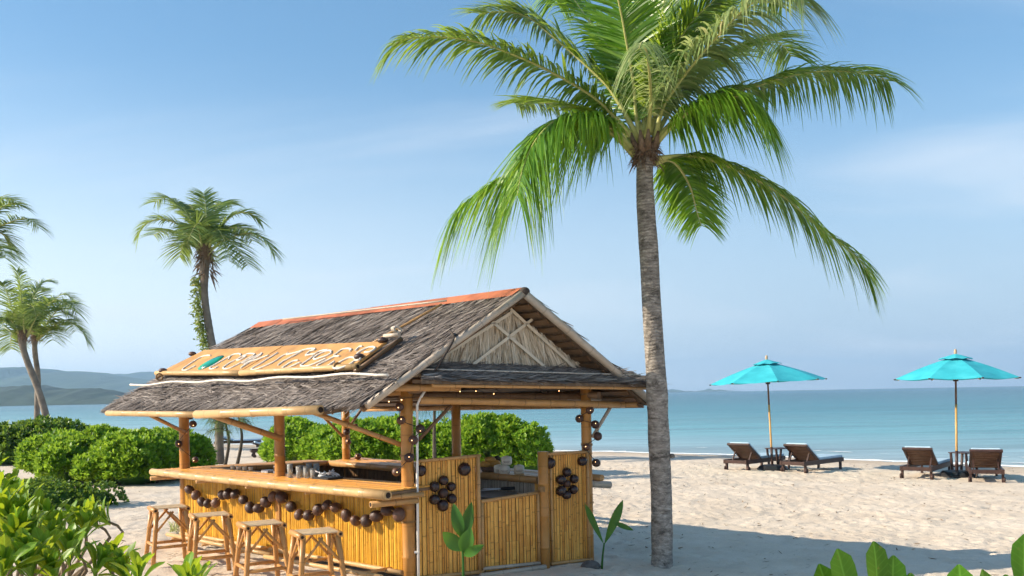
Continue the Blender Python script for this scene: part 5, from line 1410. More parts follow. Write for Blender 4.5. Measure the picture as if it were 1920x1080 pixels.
def fibre(parent, c, r, h, n, seed, mat="fibre", L=0.16):
    g = np.random.default_rng(seed)
    a = g.uniform(0, 2 * np.pi, n); z = g.uniform(-h, h, n)
    B = np.stack([c[0] + r * np.cos(a) * g.uniform(0.6, 1.1, n), c[1] + r * np.sin(a) * g.uniform(0.6, 1.1, n), c[2] + z], 1)
    D = np.stack([np.cos(a), np.sin(a), g.uniform(-1.3, 0.9, n)], 1) + g.normal(size=(n, 3)) * 0.4
    v = blades(B, D, np.cross(unit(D), g.normal(size=(n, 3))), g.uniform(0.4, 1.3, n) * L, g.uniform(0.01, 0.035, n), ((0, 1), (0.5, 0.7), (1, 0.1)), np.array([0, 0, -0.5]))
    o = link("fibre_sheath", raw_mesh("fibre_sheath", *v, mat), parent); stuff(o)
    m_ = MB(); m_.ball(c, (r * 0.95, r * 0.95, h * 1.3), 16, 10, True, 0.04, seed); m_.build("crown_base", mat, parent)

tp = V3(TRUNK_MAIN[0])
palm = thing("coconut_palm", "tall coconut palm with a big crown, standing beside the bar", "palm tree", tuple(tp))
pts = [list(p) for p in TRUNK_MAIN]
pts[0][2] -= 0.12
trunk(palm, pts, ((0, 0.145), (0.02, 0.132), (0.10, 0.126), (0.20, 0.124), (0.28, 0.132), (0.34, 0.122), (0.45, 0.116), (0.7, 0.112), (0.85, 0.100), (0.95, 0.090), (1, 0.095)), "palm_bark", 150, 3, 0.008, 24)
ctop = V3(TRUNK_MAIN[-1])
m_ = MB(); m_.ball(V3(TRUNK_MAIN[3]) + np.array([0.14, -0.03, 0.03]), (0.035, 0.035, 0.03), 10, 7, True, 0.06, 4); m_.build("trunk_knot", "palm_bark", palm)
fibre(palm, ctop + np.array([0, 0, 0.0]), 0.115, 0.12, 380, 5, L=0.12)
fm_ = ["palm_leaf", "palm_leaf", "palm_leaf", "palm_lush", "palm_lush", "palm_lush", "palm_leaf", "palm_pale", "palm_leaf", "palm_leaf", "palm_lush", "palm_pale", "palm_leaf", "palm_leaf", "palm_lush", "palm_lush", "palm_leaf", "palm_lush"]
dr = [0.55, 0.38, 0.4, 1.0, 1.1, 0.18, 0.2, 0.85, 0.70, 0.72, 0.5, 1.3, 0.45, 0.4, 0.6, 0.95, 0.3, 0.3]
lm = [0.62, 0.66, 0.6, 0.80, 0.85, 0.66, 0.70, 0.70, 0.68, 0.62, 0.52, 0.42, 0.7, 0.75, 0.6, 0.72, 0.7, 0.7]
CUT = [0.93, 0.93, 0.9, 0.84, 0.80, 1.0, 1.0, 0.95, 0.93, 0.84, 0.85, 0.95, 0.92, 0.95, 0.88, 0.85, 1.0, 1.0]
for i, c in enumerate(FRONDS_MAIN):
    frond(palm, c, fm_[i], 60 if i == 11 else 185, lm[i] * 1.08, 0.020 if i == 11 else 0.034, dr[i], 100 + i, 0.021, cut=CUT[i])
# dry boot leaves at the crown
for k in range(9):
    a = k * 2.4; d = np.array([math.cos(a), math.sin(a), 0])
    m_ = MB(); m_.tube([ctop + d * 0.07 + np.array([0, 0, -0.02]), ctop + d * 0.14 + np.array([0, 0, 0.10]), ctop + d * 0.17 + np.array([0, 0, 0.22])], [0.05, 0.04, 0.012], 7)
    m_.build("leaf_boot", "fibre" if k % 3 else "stem_brown", palm)

def far_palm(lb, tr, fr, r, lmax, seed, mat="palm_far", droop=0.32, n=70, nm="coconut_palm"):
    t = thing(nm, lb, "palm tree", tr[0], "coconut palms at the back of the beach")
    trunk(t, tr, ((0, r * 1.25), (0.08, r), (0.8, r * 0.85), (0.93, r * 1.15), (1, r * 1.2)), "trunk_far", 60, seed, 0.02, 12)
    fibre(t, V3(tr[-1]), r * 1.35, r * 2.0, 160, seed + 1, L=r * 1.8)
    for i, c in enumerate(fr):
        frond(t, c, mat, n, lmax, 0.050, droop, seed * 50 + i, 0.03, gap=0.10, k=16)
    return t
pa = far_palm("coconut palm with a vine-wrapped trunk rising behind the thatched roof", TRUNK_A, FRONDS_A, 0.14, 0.88, 7)
# vine on the upper trunk
g = np.random.default_rng(80); N = 900
P = spline(TRUNK_A, 200)
s = g.uniform(0.50, 0.86, N); B = P[(s * 199).astype(int)] + np.stack([g.normal(size=N) * 0.07 - 0.20, g.normal(size=N) * 0.12 - 0.08, g.normal(size=N) * 0.05], 1)
D = np.stack([g.normal(size=N) - 0.4, g.normal(size=N) - 0.3, g.normal(size=N) - 0.4], 1)
v = blades(B, D, g.normal(size=(N, 3)), g.uniform(0.08, 0.16, N), 0.06, ((0, 0.4), (0.5, 1), (1, 0.1)))
stuff(link("vine", raw_mesh("vine", *v, "vine"), pa))
# dead leaf skirt under that crown
g = np.random.default_rng(81); N = 130
ca = V3(TRUNK_A[-1]); a = g.uniform(0, 6.28, N)
B = ca + np.stack([0.18 * np.cos(a), 0.18 * np.sin(a), g.uniform(-0.7, 0.15, N)], 1)
D = np.stack([np.cos(a) * 0.6, np.sin(a) * 0.6, g.uniform(-1.2, 0.2, N)], 1)
v = blades(B, D, g.normal(size=(N, 3)), g.uniform(0.15, 0.42, N), 0.05, ((0, 0.6), (0.5, 1), (1, 0.1)), np.array([0, 0, -0.4]))
stuff(link("dead_leaves", raw_mesh("dead_leaves", *v, "fibre"), pa))
far_palm("leaning coconut palm crossing in front of a straighter one at the left", TRUNK_B, FRONDS_B, 0.15, 1.05, 9, n=66)
far_palm("straight coconut palm behind the leaning one at the left", TRUNK_C, FRONDS_C, 0.125, 1.05, 12, n=66)
far_palm("coconut palm at the left edge of which only frond tips show", TRUNK_D, FRONDS_D, 0.18, 1.0, 15, n=60)

# ------------------------------------------------------------------ shrubs
LEAFPROF = ((0, 0.25), (0.35, 0.75), (0.7, 1.0), (0.92, 0.7), (1.0, 0.15))
def rosettes(C, A, nleaf, L, g, spread=(0.40, 0.95), wr=0.36, prof=LEAFPROF, curl=0.25):
    """C centres, A axes: whorls of spoon-shaped leaves"""
    N = len(C); A = unit(A)
    x = unit(np.cross(A, g.normal(size=(N, 3)))); y = np.cross(A, x)
    Bs = np.repeat(C, nleaf, 0); a = (np.arange(nleaf) * 2.4)[None] + g.uniform(0, 6.28, (N, 1)) + g.normal(size=(N, nleaf)) * 0.2
    el = g.uniform(spread[0], spread[1], (N, nleaf)) * np.linspace(0.55, 1.2, nleaf)[None]
    R = np.cos(a)[..., None] * x[:, None] + np.sin(a)[..., None] * y[:, None]
    D = np.cos(el)[..., None] * A[:, None] + np.sin(el)[..., None] * R
    S = np.cross(D, A[:, None]).reshape(-1, 3); D = D.reshape(-1, 3)
    S = unit(S + g.normal(size=S.shape) * 0.2)
    n_ = np.cross(S, D)
    ln = g.uniform(0.7, 1.15, len(D)) * L
    bend = -n_ * curl * g.uniform(-0.3, 1.0, (len(D), 1))
    return blades(Bs, D, S, ln, ln * wr, prof, bend)

def blob_points(blobs, n, g, shell=(0.9, 1.04), zmin=0.0):
    """points spread over the outside of a union of ellipsoids"""
    bl = np.array(blobs, float)
    area = (bl[:, 3] * bl[:, 4] + bl[:, 3] * bl[:, 5] + bl[:, 4] * bl[:, 5]); pr = area / area.sum()
    C = []; A = []
    while len(C) < n:
        b = bl[g.choice(len(bl), p=pr)]
        d = g.normal(size=3); d /= np.linalg.norm(d)
        if d[2] < -0.35: continue
        p = b[:3] + d * b[3:] * g.uniform(*shell)
        if p[2] < zmin + 0.02: continue
        q = ((p - bl[:, :3]) / bl[:, 3:]); 
        if np.sum(np.sum(q * q, 1) < 0.72) > 0: continue
        C.append(p); nrm = unit(d / b[3:]); A.append(nrm)
    return np.array(C), np.array(A)

def bush(label, blobs, n, L, mat, seed, group=None, name="beach_shrub", cat="shrub", nleaf=9, upbias=1.3, wr=0.36, core=0.80):
    g = np.random.default_rng(seed)
    bl = np.array(blobs)
    t = thing(name, label, cat, (float(bl[:, 0].mean()), float(bl[:, 1].mean()), gz(bl[:, 0].mean(), bl[:, 1].mean())), group)
    zg = gz(bl[:, 0].mean(), bl[:, 1].mean())
    # uneven outline
    C, A = blob_points(blobs, n, g, (0.86, 1.07), zg)
    C = C + A * (vnoise(C[:, 0] * 2.3 + C[:, 2], C[:, 1] * 2.3, seed)[:, None] * 0.30)
    C[:, 2] = np.maximum(C[:, 2], zg + 0.03)
    A = A + np.array([0, 0, upbias]) + g.normal(size=A.shape) * 0.25
    v1 = rosettes(C, A, nleaf, L, g, wr=wr)
    C2, A2 = blob_points([list(b[:3]) + [b[3] * 0.86, b[4] * 0.86, b[5] * 0.86] for b in bl], n // 2, g, (0.9, 1.0), zg)
    v2 = rosettes(C2, A2 + np.array([0, 0, 0.4]), 7, L * 1.1, g, wr=wr)
    o = link("foliage", raw_mesh("foliage", *join_blades([v1, v2]), mat), t); stuff(o)
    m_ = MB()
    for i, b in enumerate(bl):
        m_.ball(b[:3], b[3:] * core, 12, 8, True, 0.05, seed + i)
    o = m_.build("light_block_core", "scaevola_dark", t); stuff(o)  # solid dark core added inside the leaves to block light
    m_ = MB()
    for k in range(10):
        b = bl[g.integers(len(bl))]; q = b[:3] + g.normal(size=3) * b[3:] * 0.35
        m_.tube(spline([(q[0], q[1], zg - 0.1), (q[0] + g.normal() * 0.1, q[1] + g.normal() * 0.1, b[2]), (q[0] + g.normal() * 0.3, q[1] + g.normal() * 0.3, b[2] + b[5] * 0.6)], 7), [0.03, 0.028, 0.025, 0.022, 0.018, 0.015, 0.01], 6)
    m_.build("stems", "stem_brown", t)
    return t

def blobs_along(p0, p1, n, r, h, seed, jit=0.25):
    g = np.random.default_rng(seed); out = []
    for t in np.linspace(0, 1, n):
        x = p0[0] + (p1[0] - p0[0]) * t + g.normal() * jit; y = p0[1] + (p1[1] - p0[1]) * t + g.normal() * jit
        hh = h * g.uniform(0.76, 0.98)
        out.append([x, y, gz(x, y) + hh * 0.42, r * g.uniform(0.8, 1.1), r * g.uniform(0.8, 1.1), hh * 0.58])
    return out

bush("large glossy green shrub left of the bar, before the water",
     blobs_along((-12.2, 24.2), (-9.3, 22.6), 5, 0.9, 1.38, 1, 0.15) + blobs_along((-11.2, 22.9), (-9.4, 22.2), 3, 0.7, 1.1, 2, 0.15) + blobs_along((-10.6, 23.8), (-8.95, 23.7), 3, 0.85, 1.38, 5, 0.15), 3000, 0.165, "scaevola", 3, "beach shrubs behind the bar")
bush("darker green shrub at the left edge behind the large one", blobs_along((-19.5, 32.0), (-15.8, 31.0), 4, 1.3, 1.55, 3), 1700, 0.19, "scaevola_dark", 4, "beach shrubs behind the bar")
bush("bright green hedge seen through the bar between its middle and back posts", blobs_along((-6.95, 27.2), (-3.4, 26.2), 6, 0.9, 1.55, 6), 2300, 0.175, "scaevola_light", 5, "beach shrubs behind the bar")
bush("bright green hedge behind the near panel, reaching toward the sea side", blobs_along((-3.6, 25.2), (-0.2, 23.9), 5, 0.95, 1.62, 8), 2200, 0.175, "scaevola", 6, "beach shrubs behind the bar")
bush("pale yellow-green end of the hedge behind the white pots", blobs_along((-0.2, 23.8), (0.45, 23.6), 2, 0.62, 1.35, 9, 0.05), 620, 0.13, "scaevola_light", 7, "beach shrubs behind the bar")
bush("low dark mat of creeping ground cover left of the stools", [(-9.0, 17.4, 0.02, 0.95, 0.75, 0.36), (-8.4, 17.6, 0.0, 0.7, 0.6, 0.30), (-9.9, 18.0, 0.02, 0.9, 0.8, 0.42), (-10.9, 18.6, 0.02, 0.9, 0.8, 0.45)], 1500, 0.07, "ground_leaf", 8, None, "ground_cover", "ground cover", 7, 0.7, 0.55)

# spiky grass tuft by the far end of the counter
g = np.random.default_rng(90); N = 34
tc_ = V3((-5.05, 13.55, 0.0))
D = np.stack([g.normal(size=N) * 0.55, g.normal(size=N) * 0.55, np.ones(N)], 1)
v = blades(np.repeat([tc_], N, 0) + g.normal(size=(N, 3)) * np.array([0.05, 0.05, 0]), D, np.cross(unit(D), g.normal(size=(N, 3))), g.uniform(0.2, 0.42, N), 0.014, ((0, 1), (0.5, 0.8), (1, 0.05)), np.array([0, 0, -0.25]))
tag(link("grass_tuft", raw_mesh("grass_tuft", *v, "dry_grass")), "spiky pale grass tuft beside the far end of the counter", "grass tuft")

# ------------------------------------------------------------------ casuarina saplings
def casuarina(label, x, y, h, seed, lean=0.0, fl=0.45, rad=0.9, n=1500):
    g = np.random.default_rng(seed); z0 = gz(x, y)
    t = thing("casuarina_tree", label, "tree", (x, y, z0), "thin casuarina saplings behind the bar")
    P = spline([(x, y, z0 - 0.1), (x + lean * 0.3 + g.normal() * 0.05, y, z0 + h * 0.3), (x + lean * 0.5 + g.normal() * 0.08, y, z0 + h * 0.6), (x + lean, y, z0 + h)], 24)
    m_ = MB(); m_.tube(P, np.linspace(0.06, 0.015, 24), 8); m_.build("trunk", "casuarina_bark", t)
    Bs = []; Ds = []
    for k in range(26):
        s = g.uniform(fl, 1.0); p = P[int(s * 23)]
        a = g.uniform(0, 6.28); L = rad * g.uniform(0.5, 1.0) * (1.25 - s * 0.7)
        d = np.array([math.cos(a), math.sin(a), g.uniform(-0.1, 0.35)])
        q = spline([p, p + d * L * 0.6, p + d * L + np.array([0, 0, -0.15 * L])], 10)
        m_ = MB(); m_.tube(q, np.linspace(0.016, 0.004, 10), 5); m_.build("branch", "casuarina_bark", t)
        for j in range(n // 26):
            f = g.uniform(0.25, 1); b = q[int(f * 9)]
            Bs.append(b + g.normal(size=3) * 0.03); Ds.append(d * 0.6 + g.normal(size=3) * 0.45 + np.array([0, 0, -0.35]))
    Bs = np.array(Bs); Ds = unit(np.array(Ds))
    v = blades(Bs, Ds, np.cross(Ds, g.normal(size=Ds.shape)), g.uniform(0.15, 0.38, len(Bs)), 0.012, ((0, 1), (0.5, 0.8), (1, 0.2)), np.array([0, 0, -0.5]))
    stuff(link("needles", raw_mesh("needles", *v, "needle"), t))
casuarina("thin casuarina sapling right beside the vine-wrapped palm trunk", -9.05, 28.4, 2.6, 201, 0.2, 0.5, 0.9, 900)
casuarina("forked casuarina sapling under the front eave, left of the middle post", -8.65, 28.3, 2.9, 202, 0.35, 0.55, 1.0, 1100)
casuarina("tall bare-stemmed casuarina behind the near panel of the bar", -1.95, 22.4, 3.1, 203, 0.12, 0.66, 1.15, 1500)

# ------------------------------------------------------------------ umbrellas
def umbrella(x, y, lean, rz, R, hz, label):
    z0 = gz(x, y)
    t = thing("beach_umbrella", label, "umbrella", (x, y, z0), "turquoise beach umbrellas")
    t.rotation_euler = (lean[1], lean[0], rz)
    W = parent_world(t)
    def L(p): return np.array(W @ Vector(p))
    e, top = hz, hz + 0.54
    # eight cloth panels
    for k in range(8):
        a0, a1 = k * math.pi / 4, (k + 1) * math.pi / 4
        vs = []; nu_, nr_ = 7, 9
        for i in range(nr_):
            f = 0.10 + 0.90 * i / (nr_ - 1)
            for j in range(nu_):
                s = j / (nu_ - 1); a = a0 + (a1 - a0) * s
                rr = R * f * math.cos(math.pi / 8) / math.cos((s - 0.5) * math.pi / 4)
                sag = 0.045 * math.sin(s * math.pi) * f
                vs.append(L((rr * math.cos(a), rr * math.sin(a), top - (top - e) * f ** 1.0 - sag * 0.8 + 0.03 * math.sin(f * math.pi))))
        m_ = MB(); m_.add(vs, [(i * nu_ + j, i * nu_ + j + 1, (i + 1) * nu_ + j + 1, (i + 1) * nu_ + j) for i in range(nr_ - 1) for j in range(nu_ - 1)], None, False)
        m_.build("canopy_panel", "canopy", t)
        m_ = MB()
        ca, sa = math.cos(a0), math.sin(a0)
        m_.tube([L((0.06 * ca, 0.06 * sa, top - 0.07)), L((R * 0.99 * ca, R * 0.99 * sa, e - 0.02))], 0.011, 6); rb = m_.build("rib", "umbrella_pole", t)
        m_ = MB(); m_.tube([L((0.05 * ca, 0.05 * sa, e - 0.03)), L((R * 0.5 * ca, R * 0.5 * sa, e + 0.27))], 0.009, 6); m_.build("strut", "umbrella_pole", rb)
        m_ = MB(); m_.box(L((R * ca, R * sa, e - 0.012)), (0.035, 0.035, 0.03)); m_.build("rib_tip", "lounger_wood", rb)
        # vent cap
        vs = [L((0.03 * math.cos(a0), 0.03 * math.sin(a0), top + 0.05)), L((0.40 * math.cos(a0), 0.40 * math.sin(a0), top - 0.085)), L((0.37 * math.cos((a0 + a1) / 2), 0.37 * math.sin((a0 + a1) / 2), top - 0.06)), L((0.40 * math.cos(a1), 0.40 * math.sin(a1), top - 0.085)), L((0.03 * math.cos(a1), 0.03 * math.sin(a1), top + 0.05))]
        m_ = MB(); m_.add(vs, [(0, 1, 2), (0, 2, 4), (2, 3, 4)]); m_.build("vent_flap", "canopy", t)
    m_ = MB(); m_.tube([L((0, 0, 0.0)), L((0, 0, e - 0.62))], 0.027, 12); m_.build("pole", "umbrella_pole", t)
    m_ = MB(); m_.tube([L((0, 0, e - 0.62)), L((0, 0, top + 0.03))], 0.024, 12); m_.build("upper_pole", "lounger_slat", t)
    m_ = MB(); m_.tube([L((0, 0, 0.0)), L((0, 0, 0.62))], 0.036, 12); m_.build("pole_sleeve", "lounger_wood", t)
    m_ = MB(); m_.lathe([(0.001, 0.14), (0.03, 0.12), (0.035, 0.05), (0.025, 0.0)], L((0, 0, top + 0.03)), 12); m_.build("finial", "finial", t)
    m_ = MB(); m_.lathe([(0.06, 0.0), (0.06, 0.07), (0.03, 0.09)], L((0, 0, e - 0.07)), 12); m_.build("hub", "lounger_wood", t)
    m_ = MB(); m_.lathe([(0.001, 0.16), (0.10, 0.16), (0.34, 0.13), (0.42, 0.05), (0.42, -0.05)], L((0, 0, 0.0)), 8, False); m_.build("base", "black_plastic", t)
umbrella(10.66, 21.80, (0.006, 0.0), math.radians(-3.5), 1.43, 2.36, "turquoise umbrella at the right edge over two dark loungers")
umbrella(6.95, 24.31, (-0.036, 0.0), math.radians(-6.5), 1.52, 2.38, "turquoise umbrella nearer the palm trunk over two dark loungers")

# ------------------------------------------------------------------ loungers, side tables
def lounger_parts(back=34, L=2.05, w=0.70):
    out = []
    z = 0.235
    def add(nm, m_, mat): out.append((nm, m_.mesh(nm, mat)))
    for s in (-1, 1):
        m_ = MB(); m_.box((L / 2, s * (w / 2 - 0.025), z), (L, 0.05, 0.11)); add("side_rail", m_, "lounger_wood")
    for x in (0.03, L - 0.03):
        m_ = MB(); m_.box((x, 0, z), (0.045, w - 0.11, 0.09)); add("end_rail", m_, "lounger_wood")
    for x in (0.12, L - 0.14):
        for s in (-1, 1):
            m_ = MB(); m_.box((x, s * (w / 2 - 0.03), z / 2 - 0.04), (0.065, 0.05, z - 0.02)); add("leg", m_, "lounger_wood")
    for s in (-1, 1):
        m_ = MB(); m_.tube([(0.12, s * (w / 2 + 0.0) - 0.02, 0.05), (0.12, s * (w / 2 + 0.0) + 0.02, 0.05)], 0.065, 14); add("wheel", m_, "lounger_wood")
    n = 11
    hx = 0.80                                    # hinge of the backrest
    for i in range(n):
        x = hx + 0.05 + (L - hx - 0.12) * i / (n - 1)
        m_ = MB(); m_.box((x, 0, z + 0.035), (0.075, w - 0.12, 0.018)); add("seat_slat", m_, "lounger_slat")
    a = math.radians(back); ca, sa = math.cos(a), math.sin(a); BL = 0.74
    R = np.array([[ca, 0, sa], [0, 1, 0], [-sa, 0, ca]])       # local x runs down the back
    def bk(d, y, h): return (hx - d * ca + h * sa, y, z + 0.045 + d * sa + h * ca)
    R2 = np.array([[-ca, 0, sa], [0, 1, 0], [sa, 0, ca]])
    for s in (-1, 1):
        m_ = MB(); m_.box(bk(BL / 2, s * (w / 2 - 0.05), 0.0), (BL, 0.05, 0.05), R2); add("back_stile", m_, "lounger_wood")
    for i in range(9):
        m_ = MB(); m_.box(bk(0.05 + (BL - 0.1) * i / 8, 0, 0.0), (0.060, w - 0.16, 0.02), R2); add("back_slat", m_, "lounger_slat")
    m_ = MB(); m_.box(bk(BL - 0.005, 0, 0.0), (0.05, w - 0.03, 0.055), R2); add("head_rail", m_, "lounger_wood")
    for s in (-1, 1):
        p = bk(BL * 0.55, s * (w / 2 - 0.10), -0.03)
        m_ = MB(); m_.beam(p, (p[0] - 0.06 - 0.1, p[1], z + 0.0), 0.03, 0.03, (0, 1, 0)); add("prop", m_, "lounger_wood")
    def cushion(c, s, R_=None):
        m_ = MB(); m_.box(c, s, R_); me_ = m_.mesh("cushion", "cushion")
        return me_
    out.append(("seat_cushion", cushion((hx + (L - hx) / 2 + 0.02, 0, z + 0.085), (L - hx - 0.04, w - 0.06, 0.075))))
    out.append(("back_cushion", cushion(bk(BL / 2 - 0.01, 0, 0.06), (BL - 0.02, w - 0.10, 0.07), R2)))
    return out
LP = lounger_parts()
LPF = lounger_parts(18)
def lounger(x, y, deg, label, parts=LP, group="dark slatted loungers on the beach", cush=True):
    t = thing("sun_lounger", label, "sun lounger", (x, y, gz(x, y)), group)
    t.rotation_euler = (0, 0, math.radians(deg))
    for nm, me in parts:
        o = bpy.data.objects.new(nm, me); COL.objects.link(o); o.parent = t
        if nm.endswith("cushion"):
            bv = o.modifiers.new("soft", 'BEVEL'); bv.width = 0.028; bv.segments = 3
lounger(9.42, 21.25, 52, "dark slatted lounger left of the right-hand umbrella pole")
lounger(10.55, 20.20, 66, "dark slatted lounger at the right edge of the beach")
lounger(5.92, 24.25, 44, "dark slatted lounger left of the left-hand umbrella pole")
lounger(7.20, 23.45, 42, "dark slatted lounger right of the left-hand umbrella pole")
lounger(-9.7, 33.5, 20, "low lounger with a pale cushion far behind the bar, beside the palm trunk", LPF, "far loungers behind the bar")
lounger(-7.9, 29.0, 24, "low lounger with a pale cushion behind the bar, before the hedge", LPF, "far loungers behind the bar")
lounger(-13.8, 42.0, 10, "farthest lounger near the waterline left of the vine-wrapped trunk", LPF, "far loungers behind the bar")
def side_table(x, y, deg, label):
    t = thing("side_table", label, "table", (x, y, gz(x, y)), "dark side tables between loungers")
    W = Matrix.Translation((x, y, gz(x, y))) @ Matrix.Rotation(math.radians(deg), 4, 'Z')
    def L(p): return np.array(W @ Vector(p))
    Rz = np.array(W.to_3x3())
    for i in range(5):
        m_ = MB(); m_.box(L((0, -0.2 + i * 0.1, 0.56)), (0.55, 0.09, 0.022), Rz); m_.build("top_slat", "lounger_wood", t)
    for sx in (-1, 1):
        for sy in (-1, 1):
            m_ = MB(); m_.beam(L((sx * 0.23, sy * 0.2, 0.55)), L((sx * 0.16, sy * 0.2, -0.03)), 0.045, 0.045); m_.build("leg", "lounger_wood", t)
    for sy in (-1, 1):
        m_ = MB(); m_.beam(L((-0.19, sy * 0.2, 0.22)), L((0.19, sy * 0.2, 0.22)), 0.03, 0.04); m_.build("stretcher", "lounger_wood", t)
side_table(11.02, 22.15, 30, "dark low table beside the right-hand umbrella pole")
side_table(7.25, 24.75, 20, "dark low table half hidden behind the left-hand umbrella pole")

# ------------------------------------------------------------------ seedlings, stone
def big_blade(name, base, tip, width, parent, mat, sag=0.15, fold=0.35, up=None, k=12, peak=0.45):
    """a broad folded leaf from base to tip"""
    a, b = V3(base), V3(tip); d = b - a; L = np.linalg.norm(d); t_ = unit(d)
    vw = unit(V3((0, -1, 0.15))) if up is None else unit(V3(up))
    sd = unit(np.cross(t_, vw)); nn = np.cross(sd, t_)
    vs = []
    for i in range(k):
        f = i / (k - 1)
        w = width * (math.sin(math.pi * min(1, f / peak) / 2) if f < peak else math.cos(math.pi / 2 * (f - peak) / (1 - peak)) ** 0.8) * (1 if f > 0.02 else 0.3)
        c = a + d * f + nn * (sag * L * math.sin(f * math.pi)) 
        vs += [c - sd * w / 2 + nn * fold * w * 0.5, c, c + sd * w / 2 + nn * fold * w * 0.5]
    fs = [(i * 3 + j, i * 3 + j + 1, (i + 1) * 3 + j + 1, (i + 1) * 3 + j) for i in range(k - 1) for j in range(2)]
    m_ = MB(); m_.add(vs, fs, None, True)
    return m_.build(name, mat, parent)
sd1 = thing("coconut_seedling", "broad-leaved coconut seedling standing before the near bamboo panel", "seedling", (-0.518, 8.9, 0.0), "coconut seedlings")
m_ = MB(); m_.tube(spline([(-0.518, 8.95, -0.06), (-0.515, 9.0, 0.25), (-0.52, 9.03, 0.45)], 8), np.linspace(0.016, 0.010, 8), 8); m_.build("stem", "seedling", sd1)
for (tip, w, base, sg) in (((-0.715, 9.02, 0.60), 0.15, (-0.52, 9.03, 0.40), -0.12), ((-0.43, 9.0, 0.64), 0.155, (-0.52, 9.03, 0.38), 0.10), ((-0.607, 9.10, 0.875), 0.125, (-0.525, 9.06, 0.52), 0.08), ((-0.424, 9.10, 0.885), 0.125, (-0.52, 9.06, 0.50), -0.06), ((-0.30, 8.97, 0.475), 0.10, (-0.51, 9.0, 0.36), 0.28)):
    big_blade("leaf", base, tip, w, sd1, "seedling", sg)
sd2 = thing("coconut_seedling", "coconut seedling with three narrow leaves by the right panel and palm", "seedling", (0.999, 10.35, gz(0.999, 10.35)), "coconut seedlings")
m_ = MB(); m_.tube(spline([(0.99, 10.37, -0.08), (1.0, 10.35, 0.08), (1.022, 10.35, 0.24)], 8), np.linspace(0.014, 0.009, 8), 8); m_.build("stem", "seedling", sd2)
big_blade("leaf", (1.02, 10.36, 0.22), (0.811, 10.38, 0.69), 0.075, sd2, "seedling", -0.06, peak=0.65)
big_blade("leaf", (1.02, 10.35, 0.22), (1.244, 10.33, 0.735), 0.105, sd2, "seedling", 0.03, peak=0.6)
big_blade("leaf", (1.12, 10.34, 0.48), (1.354, 10.30, 0.385), 0.06, sd2, "seedling", 0.12)
m_ = MB(); m_.ball((0.865, 10.40, gz(0.865, 10.4) + 0.03), (0.115, 0.10, 0.07), 16, 10, True, 0.03, 77)
tag(m_.build("old_coconut", "stone"), "weathered grey coconut lying at the foot of the right panel", "coconut")

# ------------------------------------------------------------------ foreground leaves
def spoon_leaf(seed, mat="big_leaf"):
    k = 10; g = np.random.default_rng(seed); vs = []
    for i in range(k):
        f = i / (k - 1)
        w = float(np.interp(f, [0, 0.15, 0.4, 0.68, 0.85, 0.95, 1.0], [0.035, 0.06, 0.17, 0.285, 0.285, 0.20, 0.03]))
        z = 0.16 * math.sin(f * 2.2) - 0.10 * f * f + g.normal() * 0.004
        for s in (-1, -0.5, 0, 0.5, 1):
            vs.append((f, s * w / 2, z + 0.045 * abs(s) * math.sin(f * math.pi) + (0.014 if s == 0 else 0) * -1))
    fs = [(i * 5 + j, i * 5 + j + 1, (i + 1) * 5 + j + 1, (i + 1) * 5 + j) for i in range(k - 1) for j in range(4)]
    m_ = MB(); m_.add(vs, fs, None, True); return m_.mesh("leaf", mat)
LEAVES = [spoon_leaf(300 + i) for i in range(4)]
LEAVES_SHADED = [spoon_leaf(310 + i, "big_leaf_shaded") for i in range(4)]
def whorl(parent, c, axis, n, L, g, zg, pull=(0, 0)):
    A = unit(V3(axis)); x = unit(np.cross(A, (0.3, 0.8, 0.1))); y = np.cross(A, x)
    for i in range(n):
        a = i * 2.4 + g.uniform(-0.2, 0.2); el = np.interp(i, [0, n - 1], [0.10, 1.0]) + g.normal() * 0.09
        R = math.cos(a) * x + math.sin(a) * y
        D = unit(math.cos(el) * A + math.sin(el) * R); S = unit(np.cross(A, R)); N_ = np.cross(D, S)
        if N_ @ A < 0: N_ = -N_; S = -S
        # leaf frame: x along, y across, z upper side facing the axis
        M_ = Matrix(((D[0], S[0], N_[0], 0), (D[1], S[1], N_[1], 0), (D[2], S[2], N_[2], 0), (0, 0, 0, 1)))
        ll = L * g.uniform(0.75, 1.15) * np.interp(i, [0, 2, n - 1], [0.7, 1.0, 1.0])
        o = bpy.data.objects.new("leaf", LEAVES[int(g.integers(4))]); COL.objects.link(o)
        o.parent = parent; o.matrix_parent_inverse = parent_world(parent).inverted()
        b = c + A * (0.035 * (1 - i / n)) + R * 0.006
        o.matrix_basis = Matrix.Translation(b) @ M_ @ Matrix.Diagonal((ll, ll, ll, 1))
    m_ = MB(); c2 = c + np.array([g.normal() * 0.04 + pull[0], g.normal() * 0.04 + pull[1], -0.35])
    m_.tube(spline([c + A * 0.03, c - A * 0.08, (c2[0], c2[1], c2[2]), (c2[0] + 0.01, c2[1] + 0.02, c2[2] * 0.5), (c2[0] + g.normal() * 0.05, c2[1] + 0.04, zg)], 10), np.linspace(0.007, 0.016, 10), 6); m_.build("stem", "stem_brown", parent)

